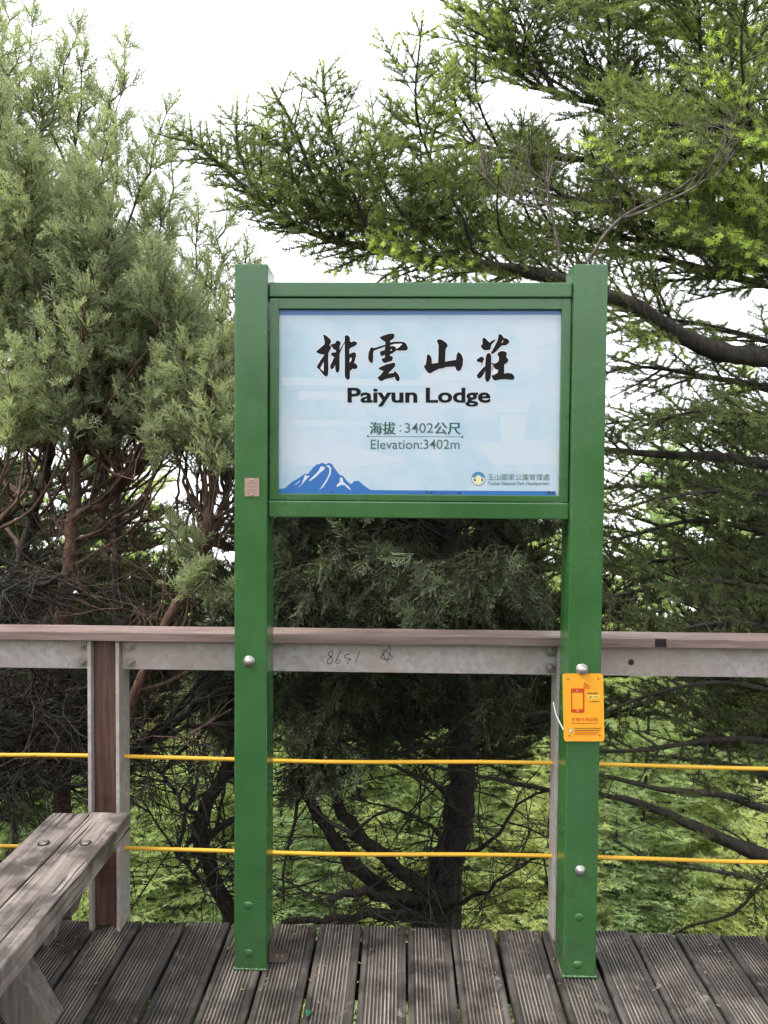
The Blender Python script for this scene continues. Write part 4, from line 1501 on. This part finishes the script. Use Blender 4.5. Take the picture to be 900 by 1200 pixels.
tri.append(dark_tree('twisted_juniper', 'dark many-stemmed juniper with black trunk directly behind the sign', [
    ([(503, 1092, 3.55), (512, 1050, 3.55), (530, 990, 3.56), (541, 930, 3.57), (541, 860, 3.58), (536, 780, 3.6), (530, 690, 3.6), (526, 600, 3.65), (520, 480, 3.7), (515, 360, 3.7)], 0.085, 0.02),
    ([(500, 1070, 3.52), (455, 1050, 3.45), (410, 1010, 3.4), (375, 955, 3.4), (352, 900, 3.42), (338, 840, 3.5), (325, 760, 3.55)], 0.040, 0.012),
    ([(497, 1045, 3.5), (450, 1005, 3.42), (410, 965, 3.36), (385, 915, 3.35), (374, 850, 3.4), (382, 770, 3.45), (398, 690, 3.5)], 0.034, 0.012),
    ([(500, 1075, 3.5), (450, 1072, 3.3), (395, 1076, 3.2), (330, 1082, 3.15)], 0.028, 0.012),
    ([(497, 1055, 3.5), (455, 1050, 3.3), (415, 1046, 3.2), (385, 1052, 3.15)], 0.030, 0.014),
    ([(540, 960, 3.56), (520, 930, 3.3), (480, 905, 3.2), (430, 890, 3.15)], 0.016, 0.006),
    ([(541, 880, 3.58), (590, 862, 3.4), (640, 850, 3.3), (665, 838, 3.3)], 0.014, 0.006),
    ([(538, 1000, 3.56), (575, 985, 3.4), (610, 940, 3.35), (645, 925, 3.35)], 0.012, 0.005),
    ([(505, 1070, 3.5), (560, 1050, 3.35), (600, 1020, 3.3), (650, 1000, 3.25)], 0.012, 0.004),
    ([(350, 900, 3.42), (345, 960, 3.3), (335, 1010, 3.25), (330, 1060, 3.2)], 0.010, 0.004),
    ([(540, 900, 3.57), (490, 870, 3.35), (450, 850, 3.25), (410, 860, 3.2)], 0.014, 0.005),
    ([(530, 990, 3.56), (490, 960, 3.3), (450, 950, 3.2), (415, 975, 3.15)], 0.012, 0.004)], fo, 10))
fo2 = []
for k in range(12):
    x = rng.uniform(255, 330); y = rng.uniform(700, 850)
    fo2.append((x - rng.uniform(10, 50), y + rng.uniform(20, 60), x, y, rng.uniform(3.6, 4.2), .13, rng.uniform(0.25, 0.4), 0.35))
tri.append(dark_tree('twisted_juniper', 'crooked dark juniper stem seen between the railing post and left green post', [
    ([(272, 1075, 3.3), (255, 1040, 3.3), (238, 990, 3.3), (240, 945, 3.3), (262, 905, 3.32), (285, 865, 3.35), (298, 820, 3.4), (300, 740, 3.5), (295, 650, 3.6)], 0.038, 0.014),
    ([(240, 960, 3.3), (215, 945, 3.25), (190, 905, 3.2), (170, 880, 3.2)], 0.010, 0.004),
    ([(290, 850, 3.35), (240, 850, 3.3), (200, 862, 3.25), (160, 885, 3.2), (146, 895, 3.2)], 0.014, 0.005),
    ([(285, 800, 3.4), (240, 815, 3.3), (200, 845, 3.25), (155, 885, 3.2)], 0.016, 0.006),
    ([(240, 985, 3.3), (275, 960, 3.3), (310, 955, 3.3)], 0.020, 0.010),
    ([(262, 1060, 3.3), (235, 1030, 3.2), (195, 985, 3.1), (165, 940, 3.1)], 0.010, 0.003)], fo2, 20))
# low dark limbs at the left behind the bench
tri.append(dark_tree('twisted_juniper', 'low sprawling dark limbs and bare twigs behind the bench', [
    ([(-60, 960, 3.2), (-20, 900, 3.2), (30, 862, 3.2), (75, 840, 3.25), (105, 812, 3.3), (130, 770, 3.4)], 0.050, 0.020),
    ([(-30, 915, 3.1), (20, 912, 3.05), (70, 920, 3.0), (102, 915, 3.0)], 0.016, 0.008),
    ([(30, 860, 3.2), (55, 825, 3.1), (85, 812, 3.05), (115, 800, 3.0)], 0.018, 0.008),
    ([(-40, 850, 3.3), (0, 830, 3.25), (40, 795, 3.2), (60, 740, 3.2)], 0.020, 0.008),
    ([(-30, 690, 3.1), (20, 690, 3.05), (60, 680, 3.0), (80, 672, 3.0)], 0.014, 0.006)], [(40, 770, 60, 720, 3.6, .1, .3, .35), (110, 880, 100, 840, 3.5, .1, .3, .3)], 60))

# ---------------------------------------------------------------- the big fir at the right
fir = thing('fir_tree', 'big dark fir reaching in from the right with bright lime new tips', 'tree')
Wt, Wl, L = Wood(), Wood(), Leaves()
tr = trunk_path([(985, 1150, 3.5), (980, 950, 3.5), (985, 750, 3.5), (985, 540, 3.5), (980, 330, 3.5), (975, 100, 3.5), (970, -200, 3.5), (965, -500, 3.5)], 0.1, 0.006)
tr = np.concatenate([[to_ground(tr[0])], tr])
Wt.tube(tr, 0.15, 0.05, 14, 0.04)


def spot(cx, cz, r):
    return lambda p: 1.0 if (p[0] - cx) ** 2 + (p[2] - cz) ** 2 < r * r else (0.15 if rng.uniform() < 0.25 else 0.0)


def fresh(level):
    """new growth comes in patches of the crown, not evenly"""
    def f(p):
        v = math.sin(p[0] * 5.1 + 1.3) + math.sin(p[2] * 6.3 + p[0] * 2.1) + math.sin(p[1] * 4.7 + p[2] * 3.0 + 0.7)
        return rng.uniform(0.6, 1.0) if v > level else 0.0
    return f


def bough(pts, r0, **kw):
    fir_bough(Wt, L, [A3(*p) for p in pts], r0, **kw)


def leaders(pts, n, lat, h, **kw):
    """upturned side boughs along a limb"""
    P = catmull([A3(*p) for p in pts], 0.05)
    for k in range(n):
        i = int((0.15 + 0.8 * (k + rng.uniform(0, .8)) / n) * (len(P) - 1))
        d = nrm(P[min(i + 1, len(P) - 1)] - P[i])
        e = P[i] + d * h * 0.35 + UP * h * rng.uniform(0.6, 1.1) + rng.normal(0, 0.10, 3) + np.array([0, rng.uniform(-.25, .15), 0])
        mid = (P[i] + e) / 2 + d * 0.06 - UP * 0.03
        fir_bough(Wt, L, [P[i], mid, e], 0.007, 0.0025, lat=lat * rng.uniform(0.7, 1.1), spacing=0.06, bare=0.2, **kw)


# the long bough above the sign, reaching to the left
B1 = [(985, 440, 3.45), (900, 420, 3.3), (845, 413, 3.2), (795, 392, 3.15), (750, 362, 3.1), (705, 345, 3.1), (650, 326, 3.1), (590, 314, 3.12), (520, 306, 3.15), (440, 292, 3.2), (380, 278, 3.2), (320, 248, 3.2), (260, 195, 3.2), (202, 148, 3.2)]
bough(B1, 0.046, lat=0.42, spacing=0.048, bare=0.28, tau=1.0, tone=0.38, new=0.4, lift=0.02, dens=1.0, newspot=fresh(0.75), prof=0.45)
leaders(B1[5:13], 9, 0.34, 0.34, tau=1.0, tone=0.40, new=0.5, lift=0.03, newspot=fresh(0.75))
# sub-boughs of it that rise to the tips seen against the sky
for pts in ([(440, 292, 3.2), (420, 240, 3.15), (395, 180, 3.1), (380, 110, 3.1), (379, 78, 3.1)], [(470, 298, 3.2), (450, 240, 3.3), (430, 190, 3.3), (470, 120, 3.3)], [(400, 280, 3.2), (370, 215, 3.1), (345, 150, 3.05), (318, 103, 3.05)],
            [(360, 262, 3.2), (320, 215, 3.3), (300, 185, 3.3), (297, 155, 3.35)], [(520, 306, 3.15), (480, 260, 3.05), (450, 215, 3.0), (432, 165, 2.98)], [(560, 310, 3.15), (540, 250, 3.1), (500, 200, 3.1), (478, 170, 3.1)]):
    bough(pts, 0.009, lat=0.32, spacing=0.05, bare=0.05, tau=1.1, tone=0.42, new=0.5, lift=0.02, newspot=fresh(0.75), prof=0.6)
# upper tiers
TIERS = [([(975, 200, 3.5), (900, 165, 3.45), (800, 130, 3.4), (700, 120, 3.4), (640, 105, 3.4), (600, 80, 3.4), (555, 20, 3.4)], 0.030, .55, .36, .30),
         ([(975, 250, 3.5), (880, 215, 3.6), (760, 190, 3.7), (650, 185, 3.7), (560, 170, 3.7), (470, 140, 3.7)], 0.028, .5, .34, .35),
         ([(975, 90, 3.6), (890, 60, 3.8), (790, 40, 3.9), (690, 10, 4.0), (600, -30, 4.0)], 0.03, .6, .34, .3),
         ([(980, 310, 3.5), (900, 290, 3.2), (830, 275, 3.0), (780, 262, 2.9)], 0.018, .42, .46, .5),
         ([(985, 330, 3.5), (860, 300, 3.6), (740, 280, 3.7), (640, 270, 3.7), (560, 262, 3.7)], 0.022, .45, .32, .3),
         ([(985, 350, 3.5), (880, 330, 3.8), (760, 300, 4.0), (640, 290, 4.0), (540, 275, 4.0), (470, 262, 4.0)], 0.022, .5, .36, .35),
         ([(970, 230, 3.5), (840, 240, 3.3), (720, 240, 3.3), (620, 225, 3.3), (530, 215, 3.3), (460, 205, 3.3)], 0.02, .42, .4, .4),
         ([(970, -60, 3.5), (880, -40, 3.4), (780, -20, 3.3), (690, -10, 3.3), (600, -20, 3.3)], 0.03, .6, .4, .35),
         ([(985, 200, 3.5), (930, 170, 3.0), (870, 150, 2.8), (800, 155, 2.75), (735, 175, 2.75)], 0.018, .42, .40, .55)]
for pts, r0, lat, tn, nw in TIERS:
    bough(pts, r0, lat=lat, spacing=0.075, bare=0.12, tau=rng.uniform(.5, 1.1), tone=tn, new=nw, lift=0.01, newspot=fresh(0.75), prof=0.4)
    leaders(pts, 6, 0.40, 0.38, tau=1.0, tone=tn, new=nw, lift=0.02, newspot=fresh(0.75))
# bright pads of new growth
for pts in ([(800, 230, 2.85), (770, 205, 2.8), (735, 180, 2.75), (700, 165, 2.72)], [(820, 200, 2.85), (800, 180, 2.8), (790, 160, 2.78)], [(900, 300, 2.9), (860, 275, 2.85), (820, 265, 2.8), (785, 262, 2.78)], [(930, 270, 2.9), (890, 240, 2.85), (870, 220, 2.8)]):
    bough(pts, 0.008, lat=0.24, spacing=0.05, bare=0.1, tau=0.8, tone=0.40, new=0.55, lift=0.0, prof=0.3)
# vertical dark leaders
for pts in ([(716, 165, 3.35), (715, 110, 3.35), (714, 50, 3.35), (712, -20, 3.35)], [(825, 125, 3.4), (822, 70, 3.4), (818, 10, 3.4), (812, -40, 3.4)], [(868, 130, 3.4), (872, 70, 3.4), (874, 20, 3.4), (878, -30, 3.4)], [(652, 112, 3.4), (625, 60, 3.4), (600, 0, 3.4)], [(575, 60, 3.4), (565, 20, 3.4), (560, -20, 3.4)]):
    bough(pts, 0.013, lat=0.36, spacing=0.06, bare=0.12, tau=0.9, tone=0.34, new=0.45, lift=0.0, newspot=fresh(0.75), prof=0.3)
# second bough right of the sign and the shaded ones below it
B2 = [(985, 560, 3.5), (900, 545, 3.35), (830, 535, 3.3), (760, 532, 3.28), (700, 525, 3.3), (650, 515, 3.35), (600, 500, 3.4)]
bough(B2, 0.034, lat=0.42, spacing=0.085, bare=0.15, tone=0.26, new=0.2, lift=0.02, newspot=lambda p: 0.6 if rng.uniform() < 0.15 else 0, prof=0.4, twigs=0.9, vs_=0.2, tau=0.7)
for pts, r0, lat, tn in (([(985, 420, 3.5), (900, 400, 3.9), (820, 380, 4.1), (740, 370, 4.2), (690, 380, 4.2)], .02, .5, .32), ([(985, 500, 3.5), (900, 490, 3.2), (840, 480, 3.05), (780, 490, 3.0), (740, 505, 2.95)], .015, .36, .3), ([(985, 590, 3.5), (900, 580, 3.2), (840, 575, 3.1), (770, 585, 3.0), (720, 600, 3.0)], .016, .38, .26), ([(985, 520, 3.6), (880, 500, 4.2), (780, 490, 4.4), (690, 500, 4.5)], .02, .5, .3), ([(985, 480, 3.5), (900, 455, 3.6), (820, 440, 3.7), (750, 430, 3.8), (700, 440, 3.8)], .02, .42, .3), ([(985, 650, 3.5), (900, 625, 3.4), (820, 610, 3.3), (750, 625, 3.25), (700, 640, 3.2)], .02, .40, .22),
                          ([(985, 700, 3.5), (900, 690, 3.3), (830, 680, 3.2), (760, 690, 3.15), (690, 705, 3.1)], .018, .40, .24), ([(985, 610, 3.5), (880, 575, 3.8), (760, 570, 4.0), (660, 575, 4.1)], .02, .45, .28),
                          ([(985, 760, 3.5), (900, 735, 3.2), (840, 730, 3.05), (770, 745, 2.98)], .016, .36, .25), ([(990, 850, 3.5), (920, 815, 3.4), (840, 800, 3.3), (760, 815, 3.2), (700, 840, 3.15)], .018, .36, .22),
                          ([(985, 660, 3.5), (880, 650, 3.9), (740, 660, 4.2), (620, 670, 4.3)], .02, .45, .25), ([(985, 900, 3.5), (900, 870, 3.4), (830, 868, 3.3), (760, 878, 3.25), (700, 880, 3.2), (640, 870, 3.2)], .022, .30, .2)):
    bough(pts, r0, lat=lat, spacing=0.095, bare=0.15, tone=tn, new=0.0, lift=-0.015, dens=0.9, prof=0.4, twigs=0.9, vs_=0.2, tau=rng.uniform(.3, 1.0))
# nearly bare thick low limbs
for pts, r0 in (([(985, 1040, 3.5), (900, 1005, 3.35), (850, 985, 3.3), (800, 962, 3.25), (750, 942, 3.2), (700, 930, 3.15), (655, 920, 3.15)], .048), ([(985, 960, 3.5), (900, 948, 3.3), (850, 932, 3.2), (800, 928, 3.15), (760, 922, 3.1), (700, 908, 3.1), (640, 905, 3.1)], .026),
                ([(985, 930, 3.5), (890, 905, 3.4), (830, 892, 3.4), (760, 885, 3.4)], .030), ([(940, 1060, 3.4), (880, 1030, 3.2), (830, 1020, 3.1), (770, 1012, 3.1), (720, 985, 3.1)], .012), ([(930, 980, 3.4), (895, 1030, 3.3), (860, 1070, 3.25), (810, 1085, 3.2), (780, 1100, 3.2)], .010)):
    bough(pts, r0, lat=0.24, spacing=0.16, bare=0.2, tone=0.24, new=0.0, lift=-0.01, dens=0.8, prof=0.3, twigs=0.9, skip=0.45)
Wt.build('trunk', M['fir_bark'], fir)
L.build('crown', M['fir_leaf'], fir)['kind'] = 'stuff'
tri.append(L.count())
# pale leafless branches caught in it
for pts, r0 in (([(688, 306, 2.75), (705, 280, 2.72), (728, 256, 2.7), (762, 236, 2.7), (796, 220, 2.7), (822, 203, 2.7), (842, 186, 2.7)], .0075), ([(728, 256, 2.7), (760, 246, 2.68), (800, 226, 2.66), (838, 205, 2.66), (860, 180, 2.68)], .0055), ([(655, 300, 2.8), (650, 260, 2.8), (642, 225, 2.8), (648, 190, 2.8)], .005), ([(642, 248, 2.8), (610, 238, 2.8), (580, 220, 2.8), (555, 195, 2.8)], .004)):
    P = trunk_path(pts, 0.04, 0.003)
    Wl.tube(P, r0, 0.003, 6, 0.05)
    for k in range(9):
        i = rng.integers(2, len(P))
        dead_twigs(Wl, P[i - 1], UP * 1.1 + rng.normal(0, 0.35, 3), rng.uniform(0.12, 0.38), 1, 0.0026, 0.16, 0.03)
Wl.build('bare_branch', M['grey_twig'], fir)

# ---------------------------------------------------------------- pale young firs on the slope behind
def young_fir(seed, z0=0.2, dz=0.19, kind_l=0.42, tn=0.62):
    Wt, L = Wood(), Leaves()
    h = 3.2
    Wt.tube(np.array([[0, 0, -0.3], [0.02, 0, 1.0], [0, 0.02, 2.2], [0, 0, h]]), 0.035, 0.006, 6)
    z = z0
    while z < h - 0.1:
        n = 6
        a0 = rng.uniform(0, 6)
        ll = (h - z) * kind_l + 0.12
        for k in range(n):
            a = a0 + k * 6.283 / n + rng.uniform(-.25, .25)
            d = np.array([math.cos(a), math.sin(a), 0])
            p0 = np.array([0, 0, z + rng.uniform(-.08, .08)])
            l = ll * rng.uniform(0.8, 1.1)
            pts = [p0, p0 + d * l * 0.5 + UP * 0.02, p0 + d * l + UP * l * 0.16]
            fir_bough(Wt, L, pts, 0.010, 0.003, lat=0.38 * l + 0.05, spacing=0.11, bare=0.15, tone=tn, new=0.0, lift=0.03, dens=0.8, kind='firlow', subs=True, twigs=0, prof=0.7, vs_=0.2)
        z += dz
    return Wt, L


spots = []
for k in range(58):
    u = k / 58
    Y = 9.0 + 7.0 * u + rng.uniform(-.4, .4)
    x = (k * 397) % 1040 - 70 + rng.uniform(-35, 35)
    y = 1010 - 560 * u ** 0.8 + rng.uniform(-90, 70)
    spots.append((x, y, Y, rng.uniform(0.8, 1.5) + 0.5 * u))
Wa, La = young_fir(1)
tri.append(La.count())
proto_t = thing('young_fir', 'pale green young fir on the slope, glimpsed through the dark branches', 'tree', 'pale young firs on the slope behind')
tk = Wa.build('trunk', M['fir_bark'], proto_t)
cw = La.build('crown', M['lime_leaf'], proto_t)
cw['kind'] = 'stuff'
for i, (x, y, Y, s) in enumerate(spots):
    top = at(x, y, Y)
    if i == 0:
        o = proto_t
    else:
        o = proto_t.copy(); COL.objects.link(o)
        for ch in (tk, cw):
            c2 = ch.copy(); COL.objects.link(c2); c2.parent = o
    tag(o, 'pale green young fir on the slope seen ' + ('left of the left green post' if x < 290 else 'between the two green posts' if x < 660 else 'right of the right green post'))
    zb = terrain_z(top.x, Y)
    hgt = max(top.z - zb + 0.35, 0.9)
    o.location = (top.x, Y, zb)
    o.scale = (0.6 * s + 0.4 * hgt / 3.2,) * 2 + (hgt / 3.2,)
    o.rotation_euler = (rng.normal(0, 0.07), rng.normal(0, 0.07), i * 2.3)

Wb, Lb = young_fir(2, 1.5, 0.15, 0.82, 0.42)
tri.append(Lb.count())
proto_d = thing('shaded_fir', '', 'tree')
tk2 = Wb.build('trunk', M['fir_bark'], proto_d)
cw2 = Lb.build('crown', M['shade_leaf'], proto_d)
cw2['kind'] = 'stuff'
dark_spots = [(541, 430, 5.0, 1.0), (536, 500, 5.4, 0.9), (965, 400, 4.9, 1.1), (1010, 560, 5.3, 1.1), (-60, 480, 5.0, 1.1), (-40, 640, 4.6, .8), (296, 450, 5.0, 0.6), (125, 530, 5.3, .8), (10, 470, 5.9, 1.0), (1000, 430, 6.1, 1.3)]
for i, (x, y, Y, s) in enumerate(dark_spots):
    top = at(x, y, Y)
    if i == 0:
        o = proto_d
    else:
        o = proto_d.copy(); COL.objects.link(o)
        for ch in (tk2, cw2):
            c2 = ch.copy(); COL.objects.link(c2); c2.parent = o
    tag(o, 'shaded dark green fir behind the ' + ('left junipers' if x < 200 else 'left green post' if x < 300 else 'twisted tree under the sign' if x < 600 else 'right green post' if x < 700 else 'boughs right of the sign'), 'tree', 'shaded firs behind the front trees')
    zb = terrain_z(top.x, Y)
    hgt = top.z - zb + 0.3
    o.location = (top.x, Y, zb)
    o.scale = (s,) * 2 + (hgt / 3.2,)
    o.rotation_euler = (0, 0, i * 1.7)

# low cover on the slope: short cane and fern blades
def ground_cover():
    n = 14000
    Y = 3.2 + 8.0 * rng.uniform(0, 1, n)
    X = rng.uniform(-1, 1, n) * (0.62 * Y + 0.6)
    Z = np.array([terrain_z(a, b) for a, b in zip(X, Y)])
    P = np.stack([X, Y, Z], 1)
    h = rng.uniform(0.06, 0.22, n)
    az = rng.uniform(0, 6.283, n)
    lean = rng.uniform(0.15, 0.9, n)
    d = np.stack([np.cos(az) * lean, np.sin(az) * lean, np.ones(n)], 1)
    d /= np.linalg.norm(d, axis=1, keepdims=True)
    sd = np.cross(d, rng.normal(0, 1, (n, 3))); sd /= np.linalg.norm(sd, axis=1, keepdims=True)
    w = rng.uniform(0.008, 0.02, n)[:, None]
    V = np.stack([P - sd * w * .3, P + sd * w * .3, P + d * h[:, None] * .55 + sd * w, P + d * h[:, None] * .55 - sd * w, P + d * h[:, None] + np.stack([np.cos(az), np.sin(az), -np.ones(n)], 1) * (0.25 * h)[:, None]], 1)
    b = (np.arange(n) * 5)[:, None]
    F = np.concatenate([b + [[0, 1, 2]], b + [[0, 2, 3]], b + [[3, 2, 4]]])
    tone = np.repeat(rng.uniform(-0.1, 0.8, n), 5)
    o = tri_mesh('undergrowth', V.reshape(-1, 3), F, tone, M['lime_leaf'])
    tag(o, 'pale green cane and fern leaves covering the slope below the deck', 'undergrowth', kind='stuff')


ground_cover()
print('leaf triangles', tri, sum(tri))
